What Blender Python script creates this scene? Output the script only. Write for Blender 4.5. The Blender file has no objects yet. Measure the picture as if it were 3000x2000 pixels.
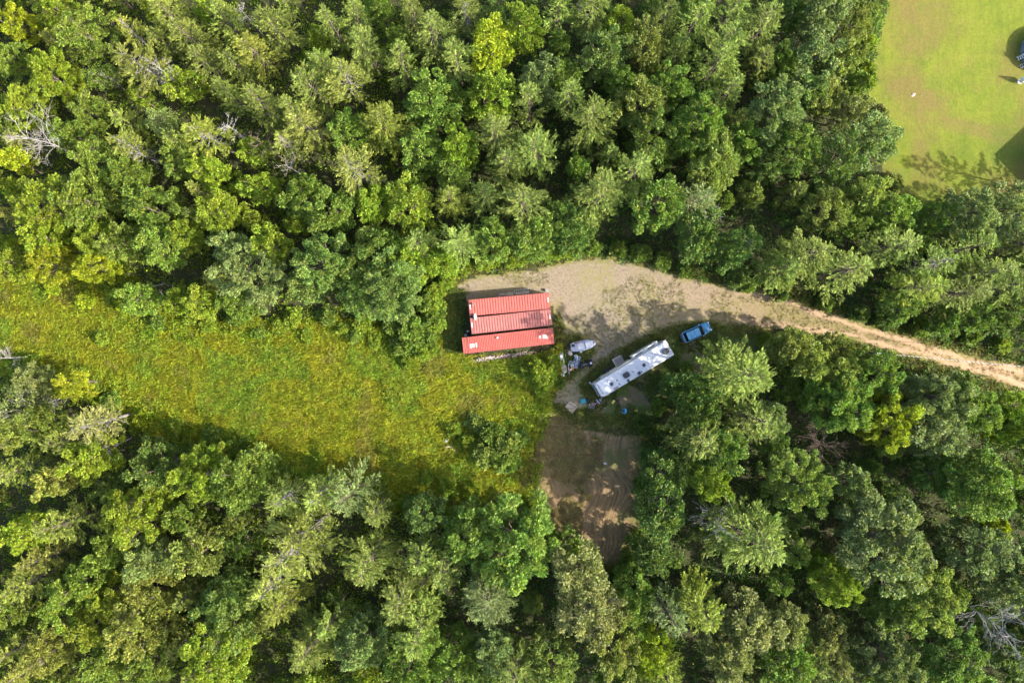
import bpy, bmesh, math, random
import numpy as np
from mathutils import Vector, Matrix, Euler

# ------------------------------------------------------------------ camera, light, exposure
H = 105.3                      # drone height over the ground, metres
FPX = 2000.0                   # focal length in pixels of the 3000 px wide photograph
SUN_EL = math.radians(31.0)
SUN_DIR = Vector((0.965, -0.262, 0)).normalized() * math.cos(SUN_EL) + Vector((0, 0, math.sin(SUN_EL)))
scene = bpy.context.scene
col = scene.collection
cam_data = bpy.data.cameras.new('camera')
cam = bpy.data.objects.new('camera', cam_data); col.objects.link(cam)
cam_data.sensor_width = 36.0; cam_data.lens = 24.0
cam_data.clip_start = 1.0; cam_data.clip_end = 3000.0
cam.location = (0, 0, H); cam.rotation_euler = (0, 0, 0)
scene.camera = cam

world = bpy.data.worlds.new('World'); scene.world = world; world.use_nodes = True
wn = world.node_tree.nodes; wl = world.node_tree.links
bg = wn['Background']
sky = wn.new('ShaderNodeTexSky'); sky.sky_type = 'NISHITA'; sky.sun_disc = False
sky.sun_elevation = SUN_EL; sky.dust_density = 3.0; sky.ozone_density = 0.4
sky.sun_rotation = math.atan2(SUN_DIR.x, SUN_DIR.y)
wl.new(sky.outputs[0], bg.inputs[0]); bg.inputs[1].default_value = 0.15

sun_data = bpy.data.lights.new('sun', 'SUN'); sun_data.energy = 4.0
sun_data.angle = math.radians(0.53); sun_data.color = (1.0, 0.93, 0.82)
sun = bpy.data.objects.new('sun', sun_data); col.objects.link(sun)
sun.rotation_euler = (-SUN_DIR).to_track_quat('-Z', 'Y').to_euler()
sun.location = SUN_DIR * 200

vs = scene.view_settings
vs.view_transform = 'Standard'; vs.look = 'None'; vs.gamma = 1.0; vs.use_curve_mapping = False
vs.exposure = 1.85
scene.cycles.max_bounces = 3; scene.cycles.diffuse_bounces = 2; scene.cycles.glossy_bounces = 2
scene.cycles.transmission_bounces = 3; scene.cycles.transparent_max_bounces = 4
scene.cycles.caustics_reflective = False; scene.cycles.caustics_refractive = False
scene.cycles.use_denoising = True; scene.cycles.denoiser = 'OPENIMAGEDENOISE'; scene.cycles.denoising_input_passes = 'RGB_ALBEDO_NORMAL'
scene.cycles.use_adaptive_sampling = True; scene.cycles.adaptive_threshold = 0.05

rng = np.random.default_rng(7)
random.seed(7)
def R(a): return math.radians(a)
def W(px, py, z=0.0):
    """photograph pixel (3000 x 2000) at height z -> world point"""
    k = (H - z) / FPX
    return Vector(((px - 1500) * k, (1000 - py) * k, z))

# ------------------------------------------------------------------ material helpers
def new_mat(name):
    m = bpy.data.materials.new(name); m.use_nodes = True
    nt = m.node_tree; nt.nodes.clear()
    out = nt.nodes.new('ShaderNodeOutputMaterial')
    return m, nt, out
def N(nt, typ, **kw):
    n = nt.nodes.new(typ)
    for k, v in kw.items(): setattr(n, k, v)
    return n
def noise(nt, vec, scale, detail=4, rough=0.55, dist=0.0):
    n = N(nt, 'ShaderNodeTexNoise'); n.inputs['Scale'].default_value = scale
    n.inputs['Detail'].default_value = detail; n.inputs['Roughness'].default_value = rough
    n.inputs['Distortion'].default_value = dist
    nt.links.new(vec, n.inputs['Vector']); return n.outputs[0]
def ramp(nt, fac, stops):
    r = N(nt, 'ShaderNodeValToRGB'); e = r.color_ramp.elements
    while len(e) < len(stops): e.new(0.5)
    for i, (p, c) in enumerate(stops):
        e[i].position = p; e[i].color = (*c, 1) if len(c) == 3 else c
    nt.links.new(fac, r.inputs[0]); return r.outputs[0]
def mixc(nt, fac, a, b, mode='MIX'):
    m = N(nt, 'ShaderNodeMix', data_type='RGBA', blend_type=mode)
    for s, v in ((m.inputs[0], fac), (m.inputs[6], a), (m.inputs[7], b)):
        if hasattr(v, 'links') or isinstance(v, bpy.types.NodeSocket): nt.links.new(v, s)
        elif isinstance(v, (int, float)): s.default_value = v
        else: s.default_value = (*v, 1) if len(v) == 3 else v
    return m.outputs[2]
def math_n(nt, op, a, b=None, clamp=False):
    m = N(nt, 'ShaderNodeMath', operation=op, use_clamp=clamp)
    for s, v in ((m.inputs[0], a), (m.inputs[1], b)):
        if v is None: continue
        if isinstance(v, bpy.types.NodeSocket): nt.links.new(v, s)
        else: s.default_value = v
    return m.outputs[0]
def bump(nt, height, strength, dist):
    b = N(nt, 'ShaderNodeBump'); b.inputs['Strength'].default_value = strength
    b.inputs['Distance'].default_value = dist
    nt.links.new(height, b.inputs['Height']); return b.outputs[0]
def geo_pos(nt):
    return N(nt, 'ShaderNodeNewGeometry').outputs['Position']
def obj_pos(nt):
    return N(nt, 'ShaderNodeTexCoord').outputs['Object']
def principled(nt, out, color, rough=0.7, metal=0.0, normal=None, spec=0.3):
    p = N(nt, 'ShaderNodeBsdfPrincipled')
    if isinstance(color, bpy.types.NodeSocket): nt.links.new(color, p.inputs['Base Color'])
    else: p.inputs['Base Color'].default_value = (*color, 1)
    if isinstance(rough, bpy.types.NodeSocket): nt.links.new(rough, p.inputs['Roughness'])
    else: p.inputs['Roughness'].default_value = rough
    p.inputs['Metallic'].default_value = metal
    p.inputs['Specular IOR Level'].default_value = spec
    if normal is not None: nt.links.new(normal, p.inputs['Normal'])
    nt.links.new(p.outputs[0], out.inputs[0]); return p

_plain = {}
def plain(name, c, rough=0.6, metal=0.0, wear=0.18, spec=0.35, scale=2.5):
    """painted / plastic / wood surface with uneven tone"""
    if name in _plain: return _plain[name]
    m, nt, out = new_mat(name)
    v = obj_pos(nt)
    f = noise(nt, v, scale, 5, 0.65)
    dark = tuple(x * (1 - wear * 1.6) for x in c); light = tuple(min(1, x * (1 + wear)) for x in c)
    cc = ramp(nt, f, [(0.3, dark), (0.5, c), (0.72, light)])
    principled(nt, out, cc, rough, metal, bump(nt, noise(nt, v, scale * 9, 3), 0.15, 0.01), spec)
    _plain[name] = m; return m

# ------------------------------------------------------------------ mesh helpers
def np_mesh(name, verts, faces, attr=None, smooth=False):
    """verts (n,3), faces (m,k) arrays -> mesh; attr = per-face floats stored as 'rnd'"""
    verts = np.asarray(verts, dtype=np.float32); faces = np.asarray(faces, dtype=np.int32)
    me = bpy.data.meshes.new(name)
    me.vertices.add(len(verts)); me.vertices.foreach_set('co', verts.ravel())
    m, k = faces.shape
    me.loops.add(m * k); me.loops.foreach_set('vertex_index', faces.ravel())
    me.polygons.add(m)
    me.polygons.foreach_set('loop_start', np.arange(0, m * k, k, dtype=np.int32))
    if smooth: me.polygons.foreach_set('use_smooth', np.ones(m, dtype=bool))
    if attr is not None:
        a = me.attributes.new('rnd', 'FLOAT', 'FACE'); a.data.foreach_set('value', np.asarray(attr, dtype=np.float32))
    me.update(calc_edges=True)
    return me

class MB:
    """collects simple solids into one mesh"""
    def __init__(s): s.v = []; s.f = []
    def add(s, vs_, fs_, M=None):
        o = len(s.v)
        for p in vs_:
            p = Vector(p); s.v.append(tuple(M @ p) if M is not None else tuple(p))
        for f in fs_: s.f.append(tuple(i + o for i in f))
        return s
    def box(s, c, d, rz=0.0, M=None, taper=1.0):
        x, y, z = (k / 2 for k in d)
        vs_ = [(-x, -y, -z), (x, -y, -z), (x, y, -z), (-x, y, -z),
               (-x * taper, -y * taper, z), (x * taper, -y * taper, z), (x * taper, y * taper, z), (-x * taper, y * taper, z)]
        T = Matrix.Translation(c) @ Matrix.Rotation(rz, 4, 'Z')
        if M is not None: T = T @ M
        return s.add(vs_, [(0, 3, 2, 1), (4, 5, 6, 7), (0, 1, 5, 4), (1, 2, 6, 5), (2, 3, 7, 6), (3, 0, 4, 7)], T)
    def rbox(s, c, d, r, n=3, rz=0.0, top=1.0):
        """box with rounded vertical edges, optional narrower top"""
        pts = rounded_rect(d[0], d[1], r, n)
        T = Matrix.Translation(c) @ Matrix.Rotation(rz, 4, 'Z')
        h = d[2] / 2
        rings = [[(x, y, -h) for x, y in pts], [(x, y, h * 0.8) for x, y in pts], [(x * 0.5 * (1 + top), y * 0.5 * (1 + top), h * 0.95) for x, y in pts], [(x * top, y * top, h) for x, y in pts]]
        return s.loft(rings, T)
    def loft(s, rings, T=None, cap=True):
        k = len(rings[0]); vs_ = [p for r_ in rings for p in r_]; fs_ = []
        for i in range(len(rings) - 1):
            for j in range(k):
                a = i * k + j; b = i * k + (j + 1) % k
                fs_.append((a, b, b + k, a + k))
        if cap:
            fs_.append(tuple(reversed(range(k)))); fs_.append(tuple(range((len(rings) - 1) * k, len(rings) * k)))
        return s.add(vs_, fs_, T)
    def cyl(s, p0, p1, r0, r1=None, n=10, cap=True):
        r1 = r0 if r1 is None else r1
        return s.tube([p0, p1], [r0, r1], n, cap)
    def tube(s, pts, rad, n=6, cap=True):
        pts = [Vector(p) for p in pts]
        if isinstance(rad, (int, float)): rad = [rad] * len(pts)
        rings = []
        for i, p in enumerate(pts):
            d = (pts[min(i + 1, len(pts) - 1)] - pts[max(i - 1, 0)])
            if d.length < 1e-6: d = Vector((0, 0, 1))
            d.normalize()
            a = Vector((0, 0, 1)) if abs(d.z) < 0.9 else Vector((1, 0, 0))
            u = d.cross(a).normalized(); w = d.cross(u).normalized()
            rings.append([tuple(p + (u * math.cos(2 * math.pi * k / n) - w * math.sin(2 * math.pi * k / n)) * -rad[i]) for k in range(n)])
        return s.loft(rings, None, cap)
    def torus(s, c, Rr, r, n=18, m=7, M=None):
        vs_ = []; fs_ = []
        for i in range(n):
            a = 2 * math.pi * i / n
            for j in range(m):
                b = 2 * math.pi * j / m
                vs_.append(((Rr + r * math.cos(b)) * math.cos(a), (Rr + r * math.cos(b)) * math.sin(a), r * math.sin(b)))
        for i in range(n):
            for j in range(m):
                fs_.append((i * m + j, ((i + 1) % n) * m + j, ((i + 1) % n) * m + (j + 1) % m, i * m + (j + 1) % m))
        T = Matrix.Translation(c)
        if M is not None: T = T @ M
        return s.add(vs_, fs_, T)
    def lathe(s, c, prof, n=18, M=None):
        rings = [[(r * math.cos(2 * math.pi * k / n), r * math.sin(2 * math.pi * k / n), z) for k in range(n)] for r, z in prof]
        T = Matrix.Translation(c)
        if M is not None: T = T @ M
        return s.loft(rings, T)
    def build(s, name, mat, parent=None, smooth=False, bevel=0.0):
        me = bpy.data.meshes.new(name); me.from_pydata(s.v, [], s.f)
        if smooth:
            me.polygons.foreach_set('use_smooth', [True] * len(me.polygons))
        me.update()
        me.materials.append(mat)
        o = bpy.data.objects.new(name, me); col.objects.link(o)
        if parent is not None: o.parent = parent
        if bevel > 0:
            b = o.modifiers.new('bevel', 'BEVEL'); b.width = bevel; b.segments = 2; b.limit_method = 'ANGLE'
        return o
def rounded_rect(L, Wd, r, n=3):
    pts = []
    for cx, cy, a0 in ((L / 2 - r, Wd / 2 - r, 0), (-L / 2 + r, Wd / 2 - r, 90), (-L / 2 + r, -Wd / 2 + r, 180), (L / 2 - r, -Wd / 2 + r, 270)):
        for i in range(n + 1):
            a = R(a0 + 90 * i / n); pts.append((cx + r * math.cos(a), cy + r * math.sin(a)))
    return pts

def tag(o, label=None, cat=None, group=None, kind=None):
    if label: o['label'] = label
    if cat: o['category'] = cat
    if group: o['group'] = group
    if kind: o['kind'] = kind
    return o
def empty(name, loc, rz=0.0, label=None, cat=None, group=None):
    o = bpy.data.objects.new(name, None); col.objects.link(o)
    o.location = loc; o.rotation_euler = (0, 0, rz); o.empty_display_size = 0.2
    return tag(o, label, cat, group)
def link_mesh(name, me, parent=None, mat=None):
    if mat is not None and not me.materials: me.materials.append(mat)
    o = bpy.data.objects.new(name, me); col.objects.link(o)
    if parent is not None: o.parent = parent
    return o

# ------------------------------------------------------------------ zones of the ground, in photograph pixels
MEADOW = [(-150, 690), (80, 690), (250, 730), (360, 800), (450, 900), (560, 945), (800, 955), (1000, 950), (1150, 985), (1240, 1005), (1285, 970), (1292, 860), (1350, 832), (1352, 1045), (1440, 1052), (1630, 1030), (1648, 1130),
          (1600, 1180), (1572, 1230), (1556, 1320), (1545, 1420), (1560, 1540), (1330, 1540), (1120, 1470), (900, 1400), (640, 1300), (450, 1260),
          (300, 1170), (120, 1100), (-150, 1100)]
DRIVE = [(1332, 824), (1370, 802), (1480, 786), (1600, 770), (1700, 752), (1790, 746), (1880, 768), (1990, 796), (2120, 828), (2230, 845), (2350, 880), (2480, 918),
         (2600, 958), (2700, 990), (2800, 1018), (2900, 1042), (3150, 1095), (3150, 1195), (3000, 1152), (2900, 1120), (2800, 1088), (2650, 1048), (2500, 1010), (2350, 984),
         (2200, 966), (2080, 952), (2000, 955), (1930, 975), (1870, 1000), (1800, 1040), (1740, 1085), (1705, 1130), (1735, 1200), (1690, 1212), (1600, 1180),
         (1625, 1140), (1690, 1085), (1735, 1030), (1700, 990), (1650, 985), (1640, 940), (1610, 900), (1480, 900), (1370, 905), (1338, 892), (1322, 868), (1318, 845)]
YARD = [(1580, 1182), (1650, 1205), (1700, 1225), (1780, 1240), (1840, 1238), (1885, 1262), (1905, 1330), (1895, 1450), (1880, 1540),
        (1840, 1650), (1740, 1680), (1650, 1630), (1590, 1550), (1560, 1440), (1556, 1330), (1562, 1250)]
LAWN = [(2606, -60), (2580, 60), (2555, 160), (2536, 280), (2530, 330), (2560, 420), (2580, 520), (2640, 640), (2760, 640), (2900, 620), (3200, 640), (3200, -60)]
GRASSY = [(1615, 950), (1700, 935), (1900, 935), (2100, 925), (2250, 940), (2300, 1000), (2190, 1080), (2090, 1190), (1970, 1270), (1850, 1275), (1700, 1245), (1590, 1195), (1640, 1100), (1630, 1020)]
OLD = [(1640, 940), (1700, 985), (1740, 1030), (1690, 1090), (1640, 1140), (1600, 1175), (1650, 1215), (1760, 1250), (1900, 1230), (1990, 1150), (2060, 1060), (2180, 980), (2240, 955), (2100, 945), (2000, 950), (1860, 995), (1760, 1060), (1720, 1000)]
def poly_w(poly): return np.array([[(x - 1500) * H / FPX, (1000 - y) * H / FPX] for x, y in poly])
def inside(P, poly):
    x, y = P[:, 0], P[:, 1]; r = np.zeros(len(P), bool); n = len(poly)
    for i in range(n):
        x0, y0 = poly[i]; x1, y1 = poly[(i + 1) % n]
        c = ((y0 > y) != (y1 > y)) & (x < (x1 - x0) * (y - y0) / (y1 - y0 + 1e-12) + x0)
        r ^= c
    return r
def sdist(P, poly):
    """signed distance, positive inside"""
    d = np.full(len(P), 1e9); n = len(poly)
    for i in range(n):
        a = poly[i]; b = poly[(i + 1) % n]; ab = b - a
        t = np.clip(((P - a) @ ab) / (ab @ ab + 1e-12), 0, 1)
        q = P - (a + t[:, None] * ab)
        d = np.minimum(d, np.hypot(q[:, 0], q[:, 1]))
    return np.where(inside(P, poly), d, -d)
ZW = {k: poly_w(v) for k, v in dict(meadow=MEADOW, drive=DRIVE, yard=YARD, lawn=LAWN, grassy=GRASSY).items()}
def vnoise(P, scale, seed, oct_=3):
    """cheap smooth value noise in numpy, about 0..1"""
    r = np.random.default_rng(seed); tot = 0; amp = 1; acc = np.zeros(len(P))
    for o in range(oct_):
        g = r.random((64, 64)); q = P * scale * 2 ** o + r.random(2) * 50
        i = np.floor(q).astype(int); f = q - i; f = f * f * (3 - 2 * f)
        g00 = g[i[:, 0] % 64, i[:, 1] % 64]; g10 = g[(i[:, 0] + 1) % 64, i[:, 1] % 64]
        g01 = g[i[:, 0] % 64, (i[:, 1] + 1) % 64]; g11 = g[(i[:, 0] + 1) % 64, (i[:, 1] + 1) % 64]
        acc += amp * ((g00 * (1 - f[:, 0]) + g10 * f[:, 0]) * (1 - f[:, 1]) + (g01 * (1 - f[:, 0]) + g11 * f[:, 0]) * f[:, 1])
        tot += amp; amp *= 0.5
    return acc / tot

# ------------------------------------------------------------------ ground materials
def soil_forest():
    m, nt, out = new_mat('forest_floor_soil'); v = geo_pos(nt)
    a = noise(nt, v, 0.35, 6, 0.6); b = noise(nt, v, 3.0, 5, 0.7)
    c = mixc(nt, a, (0.03, 0.045, 0.014), (0.052, 0.046, 0.024))
    c = mixc(nt, ramp(nt, b, [(0.45, (0, 0, 0)), (0.75, (1, 1, 1))]), c, (0.06, 0.055, 0.03))
    principled(nt, out, c, 0.95, 0, bump(nt, b, 0.8, 0.15), 0.1)
    return m
def edge_attr(nt):
    a = N(nt, 'ShaderNodeAttribute'); a.attribute_name = 'edge'; return a.outputs['Fac']
def drive_mat():
    m, nt, out = new_mat('gravel_drive_dirt'); v = geo_pos(nt); e = edge_attr(nt)
    n1 = noise(nt, v, 0.16, 5, 0.6); n2 = noise(nt, v, 1.2, 6, 0.7); n3 = noise(nt, v, 2.6, 6, 0.8); n4 = noise(nt, v, 1.9, 4, 0.65)
    sx = N(nt, 'ShaderNodeSeparateXYZ'); nt.links.new(v, sx.inputs[0])
    east = math_n(nt, 'MULTIPLY_ADD', sx.outputs[0], 0.018); east.node.inputs[2].default_value = -0.25; east.node.use_clamp = True
    sand = mixc(nt, n2, (0.155, 0.128, 0.095), (0.25, 0.208, 0.152))
    red = mixc(nt, n2, (0.235, 0.15, 0.09), (0.34, 0.225, 0.14))
    c = mixc(nt, east, sand, red)
    c = mixc(nt, ramp(nt, n3, [(0.38, (0.9, 0.9, 0.9)), (0.54, (0, 0, 0))]), c, (0.125, 0.095, 0.062))
    # thin weeds where nobody drives
    w = math_n(nt, 'MULTIPLY', ramp(nt, n1, [(0.42, (0, 0, 0)), (0.58, (1, 1, 1))]), ramp(nt, n4, [(0.42, (0, 0, 0)), (0.58, (1, 1, 1))]))
    c = mixc(nt, math_n(nt, 'MULTIPLY', w, 0.7), c, (0.17, 0.16, 0.05))
    gm = N(nt, 'ShaderNodeMapRange'); gm.inputs[1].default_value = 34; gm.inputs[2].default_value = 44; nt.links.new(sx.outputs[0], gm.inputs[0])
    wob = math_n(nt, 'ADD', e, math_n(nt, 'MULTIPLY', math_n(nt, 'SUBTRACT', n4, 0.5), 1.0))
    rut = ramp(nt, math_n(nt, 'MULTIPLY', wob, 0.25), [(0.16, (0, 0, 0)), (0.25, (1, 1, 1)), (0.33, (1, 1, 1)), (0.42, (0, 0, 0))])
    mid = ramp(nt, math_n(nt, 'MULTIPLY', wob, 0.25), [(0.42, (0, 0, 0)), (0.5, (1, 1, 1))])
    c = mixc(nt, math_n(nt, 'MULTIPLY', math_n(nt, 'MULTIPLY', rut, gm.outputs[0]), 0.7), c, (0.36, 0.245, 0.16))
    c = mixc(nt, math_n(nt, 'MULTIPLY', math_n(nt, 'MULTIPLY', mid, gm.outputs[0]), 0.6), c, (0.17, 0.145, 0.06))
    # ragged grassy border
    k = math_n(nt, 'ADD', e, math_n(nt, 'MULTIPLY', math_n(nt, 'SUBTRACT', n2, 0.5), 3.5))
    k = ramp(nt, math_n(nt, 'MULTIPLY', k, 0.5), [(0.12, (1, 1, 1)), (0.5, (0, 0, 0))])
    c = mixc(nt, k, c, mixc(nt, n3, (0.09, 0.10, 0.03), (0.19, 0.17, 0.055)))
    principled(nt, out, c, 0.95, 0, bump(nt, n3, 0.9, 0.06), 0.1)
    return m
def yard_mat():
    m, nt, out = new_mat('yard_dry_dirt'); v = geo_pos(nt); e = edge_attr(nt)
    mp = N(nt, 'ShaderNodeMapping'); mp.inputs['Scale'].default_value = (1.7, 0.22, 1); mp.inputs['Rotation'].default_value = (0, 0, R(-4))
    wb = N(nt, 'ShaderNodeTexNoise'); wb.inputs['Scale'].default_value = 0.07; wb.inputs['Detail'].default_value = 1; nt.links.new(v, wb.inputs['Vector'])
    va = N(nt, 'ShaderNodeVectorMath', operation='MULTIPLY_ADD'); va.inputs[1].default_value = (22, 10, 0); nt.links.new(wb.outputs['Color'], va.inputs[0]); nt.links.new(v, va.inputs[2])
    nt.links.new(va.outputs[0], mp.inputs[0])
    st = noise(nt, mp.outputs[0], 0.8, 5, 0.7, 1.6); n1 = noise(nt, v, 0.14, 5, 0.6); n2 = noise(nt, v, 1.3, 6, 0.7); n3 = noise(nt, v, 2.6, 5, 0.8)
    c = mixc(nt, n2, (0.21, 0.13, 0.066), (0.315, 0.205, 0.11))
    c = mixc(nt, ramp(nt, st, [(0.42, (0, 0, 0)), (0.6, (1, 1, 1))]), c, (0.12, 0.085, 0.04))
    c = mixc(nt, ramp(nt, n1, [(0.54, (0, 0, 0)), (0.64, (0.8, 0.8, 0.8))]), c, (0.10, 0.115, 0.035))
    c = mixc(nt, ramp(nt, n3, [(0.35, (0.7, 0.7, 0.7)), (0.55, (0, 0, 0))]), c, (0.13, 0.105, 0.06))
    k = math_n(nt, 'ADD', e, math_n(nt, 'MULTIPLY', math_n(nt, 'SUBTRACT', n2, 0.5), 6.0))
    k = ramp(nt, math_n(nt, 'MULTIPLY', k, 0.33), [(0.1, (1, 1, 1)), (0.8, (0, 0, 0))])
    c = mixc(nt, k, c, mixc(nt, n3, (0.05, 0.065, 0.02), (0.11, 0.11, 0.03)))
    principled(nt, out, c, 0.95, 0, bump(nt, n3, 0.9, 0.08), 0.1)
    return m
def lawn_mat():
    m, nt, out = new_mat('mown_lawn_turf'); v = geo_pos(nt)
    n1 = noise(nt, v, 0.075, 7, 0.68, 0.5); n2 = noise(nt, v, 0.22, 8, 0.75); n3 = noise(nt, v, 2.4, 5, 0.8); n4 = noise(nt, v, 0.11, 4, 0.6)
    mp = N(nt, 'ShaderNodeMapping'); mp.inputs['Scale'].default_value = (1.0, 0.2, 1); mp.inputs['Rotation'].default_value = (0, 0, R(12)); nt.links.new(v, mp.inputs[0])
    mow = noise(nt, mp.outputs[0], 0.7, 4, 0.6, 2.5)
    c = ramp(nt, n2, [(0.3, (0.075, 0.115, 0.014)), (0.5, (0.13, 0.158, 0.018)), (0.7, (0.175, 0.178, 0.027))])
    c = mixc(nt, ramp(nt, n1, [(0.44, (0, 0, 0)), (0.60, (0.9, 0.9, 0.9))]), c, (0.145, 0.11, 0.038))
    c = mixc(nt, ramp(nt, n4, [(0.55, (0, 0, 0)), (0.7, (0.85, 0.85, 0.85))]), c, (0.075, 0.115, 0.017))
    c = mixc(nt, ramp(nt, mow, [(0.42, (0, 0, 0)), (0.62, (0.28, 0.28, 0.28))]), c, (0.085, 0.09, 0.018))
    c = mixc(nt, ramp(nt, n3, [(0.3, (0.5, 0.5, 0.5)), (0.6, (0, 0, 0))]), c, (0.05, 0.06, 0.012))
    principled(nt, out, c, 0.95, 0, bump(nt, n3, 0.7, 0.06), 0.1)
    return m
def turf_mat():
    m, nt, out = new_mat('worn_yard_turf'); v = geo_pos(nt)
    n1 = noise(nt, v, 0.2, 5, 0.6); n2 = noise(nt, v, 1.4, 6, 0.7); n3 = noise(nt, v, 6, 4, 0.7)
    c = mixc(nt, n2, (0.055, 0.085, 0.02), (0.11, 0.14, 0.032))
    c = mixc(nt, ramp(nt, n1, [(0.48, (0, 0, 0)), (0.6, (1, 1, 1))]), c, mixc(nt, n2, (0.13, 0.095, 0.06), (0.2, 0.15, 0.10)))
    c = mixc(nt, ramp(nt, n3, [(0.3, (0.6, 0.6, 0.6)), (0.5, (0, 0, 0))]), c, (0.05, 0.055, 0.02))
    principled(nt, out, c, 0.95, 0, bump(nt, n3, 0.8, 0.08), 0.1); return m
def meadow_mat():
    m, nt, out = new_mat('meadow_soil_thatch'); v = geo_pos(nt)
    n1 = noise(nt, v, 0.12, 5, 0.6); n2 = noise(nt, v, 1.3, 6, 0.7)
    c = mixc(nt, n2, (0.11, 0.13, 0.015), (0.18, 0.195, 0.022))
    c = mixc(nt, ramp(nt, n1, [(0.55, (0, 0, 0)), (0.7, (1, 1, 1))]), c, (0.15, 0.10, 0.045))
    principled(nt, out, c, 0.95, 0, bump(nt, n2, 0.8, 0.1), 0.1)
    return m

# ------------------------------------------------------------------ ground sheets
def height_np(P):
    """gentle unevenness of the wooded ground, flat in the used clearing"""
    return np.zeros(len(P))
def sheet(name, mat, zone, z, res=0.6, jag=0.8, seed=1):
    poly = ZW[zone]; lo = poly.min(0) - 2; hi = poly.max(0) + 2
    xs = np.arange(lo[0], hi[0], res); ys = np.arange(lo[1], hi[1], res)
    gx, gy = np.meshgrid(xs, ys, indexing='ij'); P = np.stack([gx.ravel(), gy.ravel()], 1)
    d = sdist(P, poly) + (vnoise(P, 0.35, seed) - 0.5) * 2 * jag
    nx, ny = len(xs), len(ys); idx = np.arange(nx * ny).reshape(nx, ny)
    q = np.stack([idx[:-1, :-1].ravel(), idx[1:, :-1].ravel(), idx[1:, 1:].ravel(), idx[:-1, 1:].ravel()], 1)
    q = q[(d[q] > 0).sum(1) >= 3]
    used, inv = np.unique(q, return_inverse=True); q = inv.reshape(-1, 4)
    V = np.zeros((len(used), 3)); V[:, :2] = P[used]
    # pull outside corners onto the outline
    V[:, :2] += rng.normal(0, res * 0.12, (len(used), 2))
    V[:, 2] = z
    me = np_mesh(name, V, q)
    a = me.attributes.new('edge', 'FLOAT', 'POINT'); a.data.foreach_set('value', np.clip(d[used], 0, 10).astype(np.float32))
    o = link_mesh(name, me, None, mat); tag(o, kind='structure'); return o
g = MB(); S = 420
g.add([(-S, -S, 0), (S, -S, 0), (S, S, 0), (-S, S, 0)], [(0, 1, 2, 3)])
tag(g.build('ground', soil_forest()), kind='structure')
sheet('meadow', meadow_mat(), 'meadow', 0.004, seed=3)
sheet('yard_turf', turf_mat(), 'grassy', 0.006, jag=1.5, seed=8)
sheet('dirt_yard', yard_mat(), 'yard', 0.008, res=0.45, jag=1.5, seed=4)
sheet('dirt_road', drive_mat(), 'drive', 0.012, seed=5)
sheet('lawn', lawn_mat(), 'lawn', 0.016, res=0.8, jag=0.3, seed=6)

# ------------------------------------------------------------------ foliage
def leaf_mat(name, hue_var=0.10, val_var=0.45, trans=0.45, rough=0.55, spec=0.25, yellow=(0.27, 0.28, 0.03), ymix=0.03):
    m, nt, out = new_mat(name)
    oi = N(nt, 'ShaderNodeObjectInfo'); at = N(nt, 'ShaderNodeAttribute'); at.attribute_name = 'rnd'
    rnd = at.outputs['Fac']
    n = noise(nt, obj_pos(nt), 0.55, 2, 0.5)
    hsv = N(nt, 'ShaderNodeHueSaturation')
    mr = N(nt, 'ShaderNodeMapRange'); mr.inputs[3].default_value = 1 - val_var; mr.inputs[4].default_value = 1 + val_var; nt.links.new(rnd, mr.inputs[0])
    vn = N(nt, 'ShaderNodeMapRange'); vn.inputs[1].default_value = 0.3; vn.inputs[2].default_value = 0.7; vn.inputs[3].default_value = 0.72; vn.inputs[4].default_value = 1.3; nt.links.new(noise(nt, obj_pos(nt), 0.9, 2, 0.5), vn.inputs[0])
    nt.links.new(math_n(nt, 'MULTIPLY', mr.outputs[0], vn.outputs[0]), hsv.inputs['Value'])
    hr = N(nt, 'ShaderNodeMapRange'); hr.inputs[1].default_value = 0.3; hr.inputs[2].default_value = 0.7
    hr.inputs[3].default_value = 0.5 - hue_var * 0.06; hr.inputs[4].default_value = 0.5 + hue_var * 0.30; nt.links.new(n, hr.inputs[0])
    nt.links.new(hr.outputs[0], hsv.inputs['Hue'])
    nt.links.new(oi.outputs['Color'], hsv.inputs['Color'])
    c = mixc(nt, ramp(nt, rnd, [(1 - ymix * 1.4, (0, 0, 0)), (1 - ymix * 0.7, (1, 1, 1))]), hsv.outputs[0], yellow)
    p = N(nt, 'ShaderNodeBsdfPrincipled'); nt.links.new(c, p.inputs['Base Color'])
    p.inputs['Roughness'].default_value = rough; p.inputs['Specular IOR Level'].default_value = spec
    t = N(nt, 'ShaderNodeBsdfTranslucent')
    tc = mixc(nt, 1.0, c, (1.0, 1.05, 0.55), 'MULTIPLY'); nt.links.new(tc, t.inputs[0])
    mx = N(nt, 'ShaderNodeMixShader'); mx.inputs[0].default_value = trans
    nt.links.new(p.outputs[0], mx.inputs[1]); nt.links.new(t.outputs[0], mx.inputs[2]); nt.links.new(mx.outputs[0], out.inputs[0])
    return m
LEAF = leaf_mat('broadleaf_foliage')
NEEDLE = leaf_mat('pine_needles', 0.06, 0.4, 0.4, 0.6, 0.2, (0.24, 0.22, 0.06), 0.03)
GRASSM = leaf_mat('grass_blades', 0.12, 0.45, 0.4, 0.6, 0.15, (0.32, 0.27, 0.06), 0.10)
def bark_mat(name, a, b):
    m, nt, out = new_mat(name); v = obj_pos(nt)
    mp = N(nt, 'ShaderNodeMapping'); mp.inputs['Scale'].default_value = (6, 6, 1.2); nt.links.new(v, mp.inputs[0])
    f = noise(nt, mp.outputs[0], 1.5, 5, 0.7)
    principled(nt, out, mixc(nt, f, a, b), 0.9, 0, bump(nt, f, 0.8, 0.03), 0.15); return m
BARK = bark_mat('brown_bark', (0.07, 0.055, 0.04), (0.20, 0.165, 0.13))
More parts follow.
